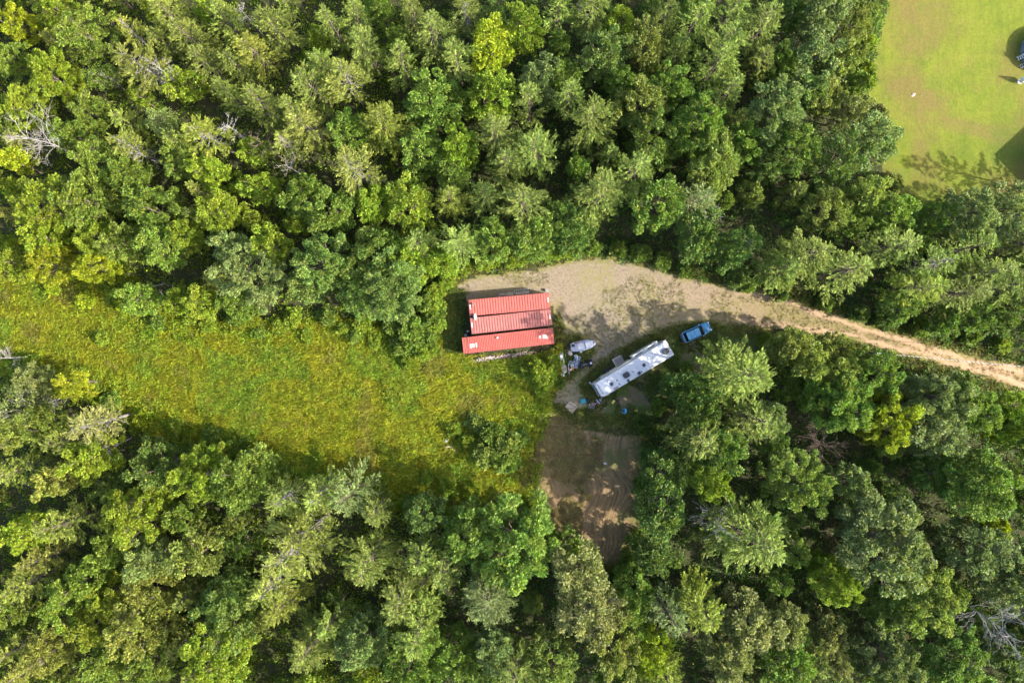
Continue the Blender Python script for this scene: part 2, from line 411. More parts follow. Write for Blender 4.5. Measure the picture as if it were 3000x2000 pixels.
BARKG = bark_mat('weathered_grey_wood', (0.17, 0.155, 0.145), (0.36, 0.34, 0.325)); BARKM = bark_mat('greyish_bark', (0.10, 0.09, 0.08), (0.24, 0.22, 0.20))
BARKR = bark_mat('reddish_dead_wood', (0.10, 0.07, 0.055), (0.22, 0.165, 0.135))

def unit(v): return v / (np.linalg.norm(v, axis=1, keepdims=True) + 1e-9)
def leaf_quads(P, D, Nn, L, Wd, r):
    """diamond leaves: centres P, long direction D, normal Nn, lengths L, widths Wd"""
    D = unit(D); S_ = unit(np.cross(D, Nn)); n = len(P)
    fold = unit(np.cross(S_, D)) * (Wd * 0.18)[:, None]
    a = P - D * (L * 0.5)[:, None]; c = P + D * (L * 0.5)[:, None]
    b = P + S_ * (Wd * 0.5)[:, None] + fold + D * (L * 0.06)[:, None]
    d = P - S_ * (Wd * 0.5)[:, None] + fold + D * (L * 0.06)[:, None]
    V = np.stack([a, b, c, d], 1).reshape(-1, 3); F = np.arange(4 * n).reshape(-1, 4)
    return V, F, r
def rand_dir(r, n):
    return unit(r.normal(size=(n, 3)))

def limb_tubes(mb, r, base, tip, rad0, rad1, bend=0.12, n=5, sides=5):
    base = np.array(base, float); tip = np.array(tip, float); L = np.linalg.norm(tip - base)
    off = r.normal(0, bend * L * 0.5, 3); pts = []
    for i in range(n):
        t = i / (n - 1); pts.append(base * (1 - t) + tip * t + off * math.sin(math.pi * t) + np.array([0, 0, 0.08 * L * math.sin(math.pi * t)]))
    mb.tube([Vector(p) for p in pts], [rad0 * (1 - i / (n - 1)) + rad1 * i / (n - 1) for i in range(n)], sides)
    return pts

def broadleaf(seed, Rc, h, lobes, per, leaf, depth=0.42, sparse=0.0, squash=1.0, spread=1.0, low=-0.25):
    """trunk mesh and crown mesh of one broadleaf tree: clumps of leaves carried by limbs"""
    r = np.random.default_rng(seed)
    hz = h * depth; cz = h - hz
    bumps = rand_dir(r, 7); amp = r.uniform(-0.28, 0.3, 7)
    d = rand_dir(r, lobes * 4); d = d[d[:, 2] > low][:lobes]
    # spread the directions out a little
    for _ in range(6):
        diff = d[:, None] - d[None]; dist = np.linalg.norm(diff, axis=2) + 1e-6
        push = (diff / dist[..., None] ** 3 * (dist < 0.7)[..., None]).sum(1)
        d = unit(d + push * 0.006)
    rad = 1 + sum(a * np.clip(d @ b - 0.3, 0, 1) * 1.5 for a, b in zip(amp, bumps))
    rad = rad * r.uniform(0.58, 1.12, len(d))
    C = d * rad[:, None] * np.array([Rc, Rc * r.uniform(0.82, 1.0), hz]) * 0.86; C[:, 2] += cz
    lr = r.uniform(0.75, 1.35, len(d)) * Rc * 0.95 / math.sqrt(lobes) * 1.5 * spread
    P = []; Dd = []; Nn = []; Lz = []
    for c, k, dd in zip(C, lr, d):
        m = int(per * r.uniform(0.7, 1.3) * (1 - sparse * r.random()))
        q = rand_dir(r, m); q[:, 2] = np.where(q[:, 2] < -0.35, -q[:, 2], q[:, 2])
        rr = k * (0.55 + 0.5 * r.random(m) ** 0.6)
        p = c + q * rr[:, None] * np.array([1, 1, 0.72])
        p += dd * (r.random(m) ** 2 * k * 0.4)[:, None]
        P.append(p); Nn.append(unit(q * 0.7 + np.array([0, 0, 0.55]) + r.normal(0, 0.45, (m, 3))))
        Dd.append(unit(q + dd * 0.6 + r.normal(0, 0.5, (m, 3)) - np.array([0, 0, 0.25])))
        Lz.append(leaf * r.uniform(0.65, 1.35, m))
    P = np.concatenate(P); Dd = np.concatenate(Dd); Nn = np.concatenate(Nn); Lz = np.concatenate(Lz)
    V, F, rr = leaf_quads(P, Dd, Nn, Lz, Lz * r.uniform(0.55, 0.85, len(P)), r.random(len(P)))
    crown = np_mesh('crown', V, F, rr); crown.materials.append(LEAF)
    mb = MB(); tr = 0.012 * h + 0.03
    top = np.array([r.normal(0, 0.03) * h, r.normal(0, 0.03) * h, h * 0.86])
    pts = limb_tubes(mb, r, (0, 0, -0.3), top, tr, tr * 0.25, 0.03, 7, 7)
    pick = r.permutation(len(C))[:max(10, lobes // 3)]
    for i in pick:
        t = np.clip((C[i][2] - h * 0.22) / h * 0.8, 0.12, 0.85)
        b = np.array([np.interp(t, np.linspace(0, 1, 7), [p[k] for p in pts]) for k in range(3)])
        limb_tubes(mb, r, b, C[i], tr * 0.34 * (1.1 - t), 0.02, 0.15, 5, 4)
        for _ in range(2 if sparse == 0 else 5):
            limb_tubes(mb, r, b * 0.3 + C[i] * 0.7, C[i] + rand_dir(r, 1)[0] * lr[i] * 1.1, 0.03, 0.01, 0.15, 3, 3)
    me = bpy.data.meshes.new('trunk'); me.from_pydata(mb.v, [], mb.f); me.update(); me.materials.append(BARK if sparse == 0 else BARKM)
    return me, crown

def pine(seed, Rc, h, gap=0.85, dens=1.0, base=0.3, sparse=0.0, rag=0.3):
    """white pine: whorls of level limbs, plumes of needle tufts along the outer half of each limb"""
    r = np.random.default_rng(seed); mb = MB(); tr = 0.010 * h + 0.04
    lean = r.normal(0, 0.012, 2) * h
    axis = lambda z: np.array([lean[0] * (z / h) ** 2, lean[1] * (z / h) ** 2, z])
    mb.tube([Vector(axis(z)) for z in (-0.3, h * 0.25, h * 0.5, h * 0.75, h)], [tr, tr * 0.85, tr * 0.6, tr * 0.34, 0.02], 7)
    P = []; Dd = []; Nn = []; Lz = []
    z = h * base; a0 = 0
    side = rand_dir(r, 4); samp = r.uniform(-0.25, 0.3, 4)
    while z < h - 0.25:
        t = (z - h * base) / (h * (1 - base))
        prof = (1 - t) ** 0.75 * min(1, 0.45 + t * 2.6)
        nb = int(r.integers(5, 8)); a0 += r.uniform(0.4, 1.2)
        for k in range(nb):
            if r.random() < 0.08 + sparse * 0.5:
                if sparse > 0:
                    a = a0 + 2 * math.pi * k / nb; L = Rc * prof * r.uniform(0.5, 0.95)
                    limb_tubes(mb, r, axis(z), axis(z) + np.array([math.cos(a), math.sin(a), 0.1]) * L, 0.04, 0.012, 0.12, 4, 3)
                continue
            a = a0 + 2 * math.pi * k / nb + r.normal(0, 0.38)
            u = np.array([math.cos(a), math.sin(a), 0.0])
            asym = 1 + sum(s_ * max(0, u @ b) for s_, b in zip(samp, side))
            L = (Rc * prof * asym * r.uniform(0.62, 1.25)) + 0.3
            up = 0.10 + 0.55 * t ** 1.6 + r.normal(0, 0.05)
            tip = axis(z) + u * L + np.array([0, 0, L * up])
            pts = limb_tubes(mb, r, axis(z), tip, max(0.025, tr * 0.28 * (1 - t)), 0.012, 0.08, 4, 4)
            pts = np.array(pts); sd = np.cross(u, [0, 0, 1.0])
            ntw = max(3, int(L / 0.30 * dens))
            for j in range(ntw):
                f = 0.30 + 0.70 * (j + r.random()) / ntw if L > 1.2 else 0.12 + 0.88 * (j + r.random()) / ntw
                b = np.array([np.interp(f, np.linspace(0, 1, 4), pts[:, q]) for q in range(3)])
                s_ = r.choice([-1, 1]); tl = min(1.25, (0.20 + 0.34 * L) * (1.15 - f)) * r.uniform(0.6, 1.2) + 0.18
                td = unit((u * r.uniform(0.7, 1.1) + sd * s_ * r.uniform(0.15, 0.75) + np.array([0, 0, r.uniform(0.0, 0.35)]))[None])[0]
                m = max(5, int(tl / 0.085 * dens))
                q = r.random(m)[:, None]
                p = b + td * tl * q + r.normal(0, 0.07, (m, 3))
                P.append(p + np.array([0, 0, 0.05]))
                Dd.append(unit(td * 0.9 + r.normal(0, 0.28, (m, 3)) + np.array([0, 0, 0.15])))
                Nn.append(unit(np.array([0, 0, 1.0]) + r.normal(0, 0.55, (m, 3))))
                Lz.append(r.uniform(0.28, 0.55, m))
        z += gap * r.uniform(0.75, 1.25) * (1.0 - 0.35 * t)
    P = np.concatenate(P); Dd = np.concatenate(Dd); Nn = np.concatenate(Nn); Lz = np.concatenate(Lz)
    V, F, rr = leaf_quads(P, Dd, Nn, Lz, Lz * r.uniform(0.22, 0.38, len(P)), r.random(len(P)))
    crown = np_mesh('crown', V, F, rr); crown.materials.append(NEEDLE)
    me = bpy.data.meshes.new('trunk'); me.from_pydata(mb.v, [], mb.f); me.update(); me.materials.append(BARKM if sparse > 0 else BARK)
    return me, crown

def dead(seed, h, Rc, mat, twigs=3, nb=16, low=0.35):
    """bare standing tree: trunk and forking limbs"""
    r = np.random.default_rng(seed); mt = MB(); mc = MB(); tr = 0.007 * h + 0.015
    pts = limb_tubes(mt, r, (0, 0, -0.3), (r.normal(0, .03) * h, r.normal(0, .03) * h, h), tr, 0.03, 0.04, 7, 7)
    pts = np.array(pts)
    def fork(b, d, L, rad, lev):
        tip = b + d * L
        q = np.array(limb_tubes(mc, r, b, tip, rad, rad * 0.35, 0.16, 4, 4))
        if lev == 0: return
        for _ in range(twigs):
            f = r.uniform(0.35, 0.95); k = np.array([np.interp(f, np.linspace(0, 1, 4), q[:, c]) for c in range(3)])
            fork(k, unit((d + r.normal(0, 0.55, 3) + np.array([0, 0, 0.15]))[None])[0], L * r.uniform(0.35, 0.6), rad * 0.5, lev - 1)
    for i in range(nb):
        t = r.uniform(low, 0.98); b = np.array([np.interp(t, np.linspace(0, 1, 7), pts[:, c]) for c in range(3)])
        a = r.uniform(0, 2 * math.pi); d = unit(np.array([[math.cos(a), math.sin(a), r.uniform(0.15, 0.9)]]))[0]
        fork(b, d, Rc * (1.15 - t * 0.6) * r.uniform(0.6, 1.1), max(0.024, tr * 0.3), 2)
    a = bpy.data.meshes.new('trunk'); a.from_pydata(mt.v, [], mt.f); a.update(); a.materials.append(mat)
    c = bpy.data.meshes.new('crown'); c.from_pydata(mc.v, [], mc.f); c.update(); c.materials.append(mat)
    return a, c

# prototypes: (mesh pair, crown radius, height)
PROTO = {}
def protos(key, fn, args):
    PROTO[key] = [(fn(*a[0], **a[1]), a[0][1], a[0][2]) for a in args]
protos('BS', broadleaf, [((100 + i, 2.1, 8.5, 28, 125, 0.26), dict(depth=0.48)) for i in range(4)])
protos('BM', broadleaf, [((200 + i, 3.2, 14.0, 58, 160, 0.27), dict(depth=0.46)) for i in range(12)])
protos('BL', broadleaf, [((300 + i, 5.2, 18.0, 125, 190, 0.285), dict(depth=0.46)) for i in range(6)])
protos('BX', broadleaf, [((400 + i, 3.4, 14.0, 46, 100, 0.27), dict(depth=0.42, sparse=0.75)) for i in range(3)])
protos('BY', broadleaf, [((450 + i, 5.2, 18.0, 110, 135, 0.28), dict(depth=0.44, sparse=0.7)) for i in range(2)])
protos('PS', pine, [((500 + i, 1.9, 10.0), dict(gap=0.8, base=0.15)) for i in range(3)])
protos('PM', pine, [((600 + i, 2.9, 15.5), dict(gap=1.0, base=0.18)) for i in range(8)])
protos('PL', pine, [((700 + i, 4.6, 18.0), dict(gap=0.95, base=0.16, dens=1.15)) for i in range(6)])
protos('PX', pine, [((800 + i, 2.8, 15.0), dict(gap=0.85, sparse=0.55)) for i in range(3)])
protos('SB', broadleaf, [((900 + i, 1.5, 2.6, 26, 95, 0.24), dict(depth=0.62, low=-0.1)) for i in range(5)])

TINT = dict(y=(0.255, 0.31, 0.018), yg=(0.205, 0.272, 0.026), g=(0.155, 0.226, 0.035), dg=(0.11, 0.172, 0.033), o=(0.20, 0.235, 0.047),
            p=(0.18, 0.233, 0.075), b=(0.145, 0.212, 0.048), t=(0.21, 0.225, 0.075), n=(0.19, 0.245, 0.048), ny=(0.215, 0.258, 0.038))  # p: gloss on the leaves put into a paler tint
TWORD = dict(y='bright yellow green', yg='yellowish green', g='mid green', dg='dark green', o='olive green', p='pale grey green', b='bluish green',
             t='tan green', n='light green', ny='yellow tinged')

# ------------------------------------------------------------------ trees one can tell apart: crown centre and width mostly read off enlarged crops (2.351 crop px = 1 photo px)
CROPS = dict(
A=(0, 0, """100,150,250,B,y 380,100,260,B,yg 590,220,300,B,g 330,480,400,B,yg 600,760,280,B,g 900,230,210,PX,ny 1000,450,380,PX,o 1150,90,260,P,n 1310,260,270,P,n
 1420,430,270,P,n 1530,130,230,P,n 1750,330,330,P,ny 1880,150,330,P,n 2150,560,300,P,n 2280,150,220,P,n 2130,850,340,P,o 1560,660,220,P,n 1780,700,280,P,n 1100,830,230,BX,p
 1430,930,330,PX,ny 900,1010,260,PX,o 850,1200,280,B,g 1000,1430,350,B,g 1500,1430,300,B,yg 1440,1170,260,B,yg 1780,1280,210,B,yg 2050,1330,260,B,g 2260,1440,270,B,g 560,1350,350,B,g
 300,1430,350,B,yg 80,1120,220,B,y 30,900,240,B,g 150,720,280,B,yg 60,420,260,B,g 480,920,260,B,g 2230,420,240,P,n 1960,1000,260,PX,o 1640,450,200,P,n 700,520,200,BX,g 1250,1100,230,B,g
 640,1080,260,B,g 2000,760,240,P,n 1260,560,200,B,yg"""),
B=(1000, 0, """170,330,320,P,n 80,120,220,P,n 620,230,300,P,n 800,410,280,P,n 1010,300,320,B,y 1250,180,270,B,yg 1730,60,280,P,n 1930,150,170,B,yg 1800,360,280,B,b 2090,290,260,B,o
 2250,100,260,P,n 600,690,320,B,g 1000,640,320,B,yg 1360,520,240,B,p 1580,640,250,P,n 1310,720,240,P,n 300,850,370,P,ny 1060,900,300,P,n 1330,1010,330,P,n 1750,830,360,P,n 2070,710,300,B,o
 2150,950,320,B,g 100,1150,330,PX,o 560,1060,260,B,g 800,1000,230,B,yg 230,1400,240,B,yg 470,1400,280,B,yg 740,1370,220,P,ny 1000,1350,250,P,n 1250,1390,320,P,n 1790,1320,420,P,n
 2010,1180,280,P,n 2210,1400,320,B,g 1500,1500,220,B,g 400,420,240,P,n 860,90,240,PX,o 1120,1130,240,P,n 760,1180,220,B,g 480,110,230,P,o 2290,600,240,B,g 1500,60,200,P,n
 1960,560,220,B,g 50,560,260,PX,o 60,900,240,B,g"""),
C=(2000, 0, """80,130,260,P,n 270,290,360,P,n 560,170,320,P,n 1000,90,340,B,p 900,390,320,B,p 720,430,220,B,g 1140,380,260,B,o 1200,150,240,B,o 300,640,270,P,n 240,430,280,P,n
 680,760,400,B,p 1000,650,240,B,o 1170,740,220,B,t 100,860,360,B,g 250,1120,370,B,n 760,1000,320,B,g 600,1110,220,B,b 1310,950,330,B,p 1060,1120,330,B,dg 1260,1330,300,B,o 1010,1420,270,B,o
 1440,1450,280,B,g 90,1380,280,P,p 2010,1490,400,B,p 2230,1440,320,B,p 1720,1510,230,B,g 850,640,240,B,b 330,60,260,P,n 760,60,230,B,dg 440,980,240,B,g 1240,560,180,B,g 1170,1520,200,B,n"""),
D=(0, 667, """300,60,300,B,yg 640,60,260,B,yg 850,90,260,B,g 1100,130,300,B,g 1700,300,380,B,p 1600,130,250,B,p 2180,230,380,B,b 1850,130,260,B,yg 1370,500,260,B,yg 950,480,250,B,g 1250,60,220,B,yg
 1600,520,220,B,g 2100,420,260,B,b 60,230,240,B,yg 330,260,230,B,y 620,270,220,B,y 100,1250,300,BX,p 250,1330,280,B,n 650,1330,360,PX,t 200,1050,220,B,p 480,1080,220,B,y 60,1420,260,B,n 420,1480,240,P,n"""),
M=(1000, 667, """300,380,420,B,b 180,250,300,B,g 480,250,260,B,yg 120,470,230,B,b 520,120,280,P,n 820,90,300,P,n 1050,70,240,B,g 1300,40,300,B,g 320,120,260,B,g 1580,20,260,B,dg 690,230,220,B,yg"""),
E=(2000, 667, """850,190,430,P,n 1150,290,360,P,n 700,280,260,P,n 1450,120,320,P,n 1720,280,300,PX,n 1960,150,270,P,n 1640,430,330,P,ny 1900,440,290,P,n 2110,330,270,P,n 2260,420,260,P,n 130,60,300,B,dg 350,150,280,B,dg
 430,1020,520,P,n 740,815,250,B,o 880,930,280,B,o 1060,835,190,B,o 1080,990,240,B,o 1340,985,270,B,g 1140,1220,430,B,g 1750,1150,400,B,p 1410,1330,380,B,y 2050,1260,400,B,g 2270,1370,300,B,yg 1740,1420,350,B,p
 130,1430,320,P,n 260,1560,330,B,dg 140,1280,280,B,dg 600,1310,230,B,p 50,1140,230,B,dg 480,1330,300,P,n 2330,1230,220,B,yg 1950,1060,180,B,p 940,1130,230,B,g 2240,650,190,B,dg 1820,640,190,B,dg 2000,620,200,B,dg 1500,560,200,B,dg"""),  # E: two dark green trees near the yard added to shade the drive
F=(0, 1333, """100,100,260,P,n 400,150,260,B,o 620,30,280,B,yg 1370,140,400,B,yg 950,400,420,B,yg 1050,100,320,B,dg 1650,200,320,B,g 1740,70,240,B,n 1950,290,330,PX,n 2210,250,300,PX,n 2050,600,430,PX,o 1880,850,380,PX,o
 1960,1040,320,P,ny 2150,480,300,BX,o 150,540,310,B,yg 450,480,310,P,n 550,860,360,B,g 300,720,260,P,o 1000,740,330,B,p 1350,680,350,B,n 180,880,270,P,n 760,960,310,B,yg 400,1030,310,B,g 100,1060,270,B,g
 1000,1000,340,B,o 1500,990,320,B,b 1550,1160,350,B,b 1000,1200,340,B,o 610,1150,310,B,yg 1450,1420,430,B,yg 700,1450,350,B,g 110,1340,270,P,n 350,1350,310,B,o 2110,1350,400,P,n 1020,1460,310,B,g 2280,1120,270,P,n
 150,1500,250,P,o 1250,420,250,B,g 740,640,260,B,g"""),
G=(1000, 1333, """40,280,320,P,p 240,400,220,P,n 180,720,430,P,n 540,690,300,P,n 710,790,270,P,n 540,420,270,B,b 850,520,340,B,g 1200,640,520,B,g 1020,1010,420,P,p 400,1000,330,P,n 520,1180,460,P,n 1650,800,340,B,t
 1690,1120,500,BX,t 1860,1290,430,B,o 2050,960,260,B,g 2010,1170,220,B,g 2250,1100,320,P,p 2150,700,250,B,dg 2220,400,330,B,dg 2210,140,280,B,dg 150,1310,360,B,p 790,1390,310,B,g 1030,1350,270,B,p 480,1470,400,B,g
 1200,1490,320,P,n 150,1500,200,B,yg 2150,1390,270,B,y 2260,1520,260,P,ny 1570,600,170,B,g 1450,1450,300,B,n"""),  # dark green trees in G: shade beside the yard put into their tint
I=(2000, 1333, """480,560,520,P,n 110,1050,400,P,ny 80,120,220,B,g 200,200,230,B,yg 800,200,400,B,n 1200,210,270,B,p 1450,640,560,B,p 1100,890,380,B,yg 1690,1010,460,B,n 2090,200,520,B,g 2150,510,200,B,y 2060,660,350,B,p
 2260,930,320,B,p 480,1150,340,B,t 760,1170,220,B,t 1010,1200,200,B,t 900,1300,180,B,t 340,1410,380,B,t 780,1430,330,B,g 1080,1420,220,B,t 1450,1420,400,B,p 1900,1400,460,B,dg 2260,1350,320,B,dg 1500,1100,330,B,n
 1800,130,260,B,dg"""))
# just outside the frame on the sunny side: their crowns and shadows reach in
OUT = [(3080, 700, 8, 'P', 'n'), (3120, 860, 8, 'B', 'g'), (3090, 1280, 9, 'B', 'g'), (3120, 1500, 9, 'B', 'g'), (3090, 1700, 9, 'B', 'p'), (3110, 1900, 9, 'B', 'dg'), (3300, 640, 5.5, 'P', 'n'), (3215, 530, 6, 'P', 'n'), (3230, 760, 6, 'B', 'g'),
       (2900, 2080, 9, 'B', 'g'), (2650, 2080, 8, 'B', 'n'), (2400, 2090, 8, 'P', 'n'), (2150, 2080, 8, 'B', 't'), (1900, 2080, 8, 'B', 'o'), (1650, 2080, 7, 'P', 'n'), (1400, 2080, 8, 'B', 'g'), (1150, 2080, 7, 'P', 'n'), (900, 2070, 7, 'B', 'yg'),
       (650, 2080, 7, 'B', 'g'), (400, 2080, 7, 'P', 'n'), (150, 2080, 7, 'B', 'g')]
ANCH = [('in the top left corner', 120, 120), ('by the top edge, left part', 560, 110), ('by the top edge above the containers', 1150, 100), ('by the top edge, centre', 1750, 100), ('by the top edge near the lawn', 2350, 120),
        ('at the left edge, upper part', 120, 480), ('in the upper left woods', 560, 430), ('in the woods well above the containers', 1050, 430), ('in the upper middle woods', 1550, 400), ('in the woods left of the lawn', 2120, 380),
        ('along the lawn border', 2520, 420), ('at the left edge above the meadow', 130, 740), ('above the meadow', 520, 760), ('left of the containers', 1050, 830), ('just above the containers', 1350, 650), ('above the gravel drive', 1800, 620),
        ('above the drive bend', 2250, 720), ('between drive and lawn', 2650, 640), ('at the right edge below the lawn', 2930, 720), ('above the drive at the right', 2720, 860), ('right of the blue car', 2330, 1020), ('below the drive at the right', 2750, 1130),
        ('at the right edge below the drive', 2950, 1280), ('right of the motorhome', 2170, 1130), ('in the middle of the right woods', 2480, 1330), ('right of the dirt yard', 2030, 1400), ('in the right woods, lower part', 2300, 1560),
        ('at the right edge, lower part', 2920, 1620), ('in the lower right woods', 2620, 1700), ('in the bottom right corner', 2860, 1900), ('by the bottom edge, right part', 2300, 1900), ('by the bottom edge below the yard', 1780, 1860),
        ('below the dirt yard', 1640, 1680), ('below the meadow, right part', 1330, 1600), ('by the bottom edge, centre', 1300, 1880), ('below the meadow', 900, 1560), ('by the bottom edge, left of centre', 820, 1880), ('in the lower left woods', 450, 1620),
        ('by the bottom edge, left part', 350, 1900), ('in the bottom left corner', 80, 1900), ('at the left edge, lower part', 80, 1550), ('left end of the meadow', 60, 1200), ('below the left end of the meadow', 330, 1350), ('beside the meadow', 700, 1350)]
LABEL_POOL = []       # (object, noun phrase, px, py): labels are given once everything stands
TREES = []            # (x, y, crown radius)
def near_phrase(px, py):
    return min(ANCH, key=lambda a: (a[1] - px) ** 2 + (a[2] - py) ** 2)[0]
def plant(kind, px, py, d, tint, hmul=1.0, seed=None, zc=None):
    """a tree whose crown shows at photograph pixel (px, py), d metres wide"""
    r = random.Random(int(px * 7 + py * 13) if seed is None else seed)
    sparse = kind.endswith('X'); P_ = kind[0] == 'P'
    key = 'BY' if (sparse and not P_ and d > 7) else kind[0] + ('X' if sparse else ('S' if d < 4.7 else 'M' if d < 8.2 else 'L'))
    if P_: h = 9.0 + 0.85 * d
    else: h = 6.2 + 1.02 * d
    left = max(0.0, min(1.0, (900 - px) / 900)) if py < 1150 else 0
    h *= hmul * r.uniform(0.92, 1.1) * (1 - 0.22 * left)
    if zc is None: zc = h * (0.66 if P_ else 0.7)
    p = W(px, py, zc)
    (tr, cr), Rp, hp = r.choice(PROTO[key])
    sxy = d / 2 / Rp; sz = h / hp
    name = ('pine_tree' if P_ else 'broadleaf_tree')
    o = empty(name, (p.x, p.y, 0), r.uniform(0, 6.283), None, 'tree', 'forest pines' if P_ else 'forest broadleaf trees')
    o.scale = (sxy * r.uniform(0.88, 1.12), sxy * r.uniform(0.88, 1.12), sz)
    o.rotation_euler = (r.gauss(0, 0.025), r.gauss(0, 0.025), r.uniform(0, 6.283))
    t = link_mesh('trunk', tr, o); c = link_mesh('crown', cr, o)
    k = TINT[tint]; j = r.uniform(0.85, 1.15); yel = 0.14 * max(0, 1 - px / 1300)
    c.color = (k[0] * j * (1 + yel), k[1] * j * r.uniform(0.95, 1.05), k[2] * j * (1 - yel), 1)
    size = 'tall' if h > 17 else 'slender' if d < 4.2 else 'medium'
    noun = f"{size} {'sparse ' if sparse else ''}{TWORD[tint]} {'pine' if P_ else 'broadleaf tree'}"
    LABEL_POOL.append((o, noun, px, py)); TREES.append((p.x, p.y, d / 2))
    return o
for k, (ox, oy, txt) in CROPS.items():
    for it in txt.split():
        cx, cy, s, kd, ti = it.split(','); px = ox + float(cx) / 2.351; py = oy + float(cy) / 2.351
        rr_ = math.hypot(px - 1500, py - 1000)
        d = float(s) / 2.351 * (H - 12) / FPX * (1.0 - 0.13 * max(0, (rr_ - 600) / 1200)) * 1.2
        plant(kd, px, py, d, ti, 1.22 if 1990 < px < 2310 and 1170 < py < 1430 else 1.0)  # trees right of the motorhome made taller so their shade reaches further
for px, py, d, kd, ti in OUT: plant(kd, px, py, d, ti)

# smaller trees filling the woods between them
tx = np.array(TREES)
def is_clear(P, margin=0.0):
    return np.maximum.reduce([sdist(P, ZW[k]) for k in ('meadow', 'drive', 'yard', 'lawn', 'grassy')]) > margin
cand = np.stack([rng.uniform(-84, 84, 5000), rng.uniform(-58, 58, 5000)], 1)
cand = cand[~is_clear(cand, -2.5)]
fill = []
CONT = np.array([[-8.0, -2.3], [6.9, -1.2], [7.0, 9.0], [-6.9, 8.0]], float)
for p in cand:
    if inside(p[None], CONT)[0]: continue
    d_ = np.hypot(tx[:, 0] - p[0], tx[:, 1] - p[1]) - tx[:, 2]
    if d_.min() < 0.25: continue
    d = random.uniform(2.8, 4.8)
    if any((p[0] - q[0]) ** 2 + (p[1] - q[1]) ** 2 < 9 for q in fill): continue
    fill.append((p[0], p[1], d))
    if len(fill) > 190: break
for x, y, d in fill:
    h_ = 6.2 + 1.02 * d; zc = 0.7 * h_; px = 1500 + x * FPX / (H - zc); py = 1000 - y * FPX / (H - zc)
    pn = random.random() < (0.35 if py < 700 else 0.12)
    plant('P' if pn else 'B', px, py, d, random.choice(['n', 'o'] if pn else ['yg', 'g', 'yg'] if px < 1200 and py < 1000 else ['g', 'g', 'dg', 'n', 'b']), hmul=0.85, zc=zc)

# bushes round the clearings: photo pixel, width in metres, tint
BUSH = """40,720,2.8,y 110,745,2.6,yg 170,715,2.8,yg 230,770,2.6,y 290,800,2.6,yg 90,790,2.4,y 330,850,2.4,yg 20,770,2.4,yg 200,800,2.2,y 390,860,2.6,yg 420,905,2.4,y 150,770,2.2,yg 610,950,2.4,yg 1010,965,2.6,yg 820,960,2.4,yg 260,1150,2.4,yg 330,1170,2.6,g 240,1120,2.2,y 1275,950,3.0,yg 1270,860,3.0,yg 1250,890,3.2,g 1260,1025,2.6,yg 1230,1000,2.8,g 1150,960,3.0,g 1190,1060,2.2,yg 1100,1000,2.4,yg 1040,985,2.4,g 900,985,2.2,yg 760,975,2.2,g 1450,762,2.4,yg 1530,752,2.6,yg 1600,740,2.6,yg 1670,730,2.6,yg 1740,727,2.6,g 1810,728,2.6,g 1395,1238,3.0,n 1440,1270,3.8,g 1490,1300,3.8,n 1420,1330,4.0,n 1480,1350,3.8,g 1370,1290,2.6,yg 1330,1260,2.4,yg 1525,1290,3.0,g 1210,960,4.2,g 1270,930,3.6,g 1270,900,3.2,yg 1255,1000,3.0,g 1180,1010,3.6,g 1240,1035,2.8,yg 1305,815,3.0,yg
 1360,780,2.8,yg 1420,768,2.6,yg 1500,758,2.8,yg 1570,745,2.6,g 1640,735,2.6,yg 1700,728,2.4,g 1880,740,3.0,g 1940,762,2.8,g 2010,790,2.6,g 2160,815,3.4,b 2190,840,2.6,g 2290,865,2.6,dg 2420,885,2.8,g 2520,915,3.0,b 2600,935,3.0,dg 2700,960,3.0,g 2760,965,3.2,b 2850,985,3.0,g 2940,1005,2.6,yg
 2240,1000,2.6,yg 2330,1005,2.6,o 2430,1035,2.6,o 2560,1085,2.6,g 2650,1110,2.6,g 1600,1100,3.4,yg 1570,1080,3.2,yg 1620,1060,2.4,yg 1540,1075,2.4,yg 1590,1140,2.6,yg 1640,1120,1.8,g
 1880,1240,2.8,dg 1900,1330,3.0,dg 1890,1420,3.2,g 1895,1500,3.2,dg 1870,1580,3.2,g 1840,1640,3.0,g 1600,1560,3.0,g 1560,1480,2.6,yg 1310,1430,3.0,yg 1250,1400,2.4,yg 1380,1440,2.6,y 1200,1470,2.6,g 1120,1400,2.2,yg 620,1270,2.8,g 520,1250,2.6,yg 420,1230,2.6,y 560,1330,3.2,g 700,1310,2.6,g 830,1380,2.6,g 930,1350,2.0,yg
 300,990,2.4,yg 460,940,2.6,g 560,925,2.8,yg 690,935,2.8,g 860,930,3.0,yg 960,925,3.0,g 1060,950,2.8,yg 360,900,2.4,y 250,880,2.6,y 150,840,2.6,y 60,800,2.6,y 2570,330,3.0,t 2590,420,3.4,p 2545,120,2.6,yg 2560,50,2.8,g 2530,200,2.8,yg 2515,280,2.6,g 2610,545,3.2,o 2660,600,3.0,g 2760,620,3.2,g 
 100,1060,2.4,yg 40,1130,2.6,g 180,1140,2.6,y 1960,1120,2.4,dg 2010,1080,2.2,g 1930,1190,2.6,g"""
for it in BUSH.split():
    px, py, d, ti = it.split(','); px, py, d = float(px), float(py), float(d)
    r = random.Random(int(px * 3 + py * 5)); (tr, cr), Rp, hp = r.choice(PROTO['SB'])
    h = d * r.uniform(0.7, 0.95); p = W(px, py, h * 0.5)
    o = empty('bush', (p.x, p.y, 0), r.uniform(0, 6.28), None, 'bush', 'bushes round the clearings'); o.scale = (d / 2 / Rp, d / 2 / Rp, h / hp)
    link_mesh('stem', tr, o); c = link_mesh('foliage', cr, o); k = TINT[ti]; j = r.uniform(0.85, 1.15); c.color = (k[0] * j, k[1] * j, k[2] * j, 1)
    LABEL_POOL.append((o, f"{'large' if d > 3.2 else 'small' if d < 2.1 else 'rounded'} {TWORD[ti]} bush", px, py))

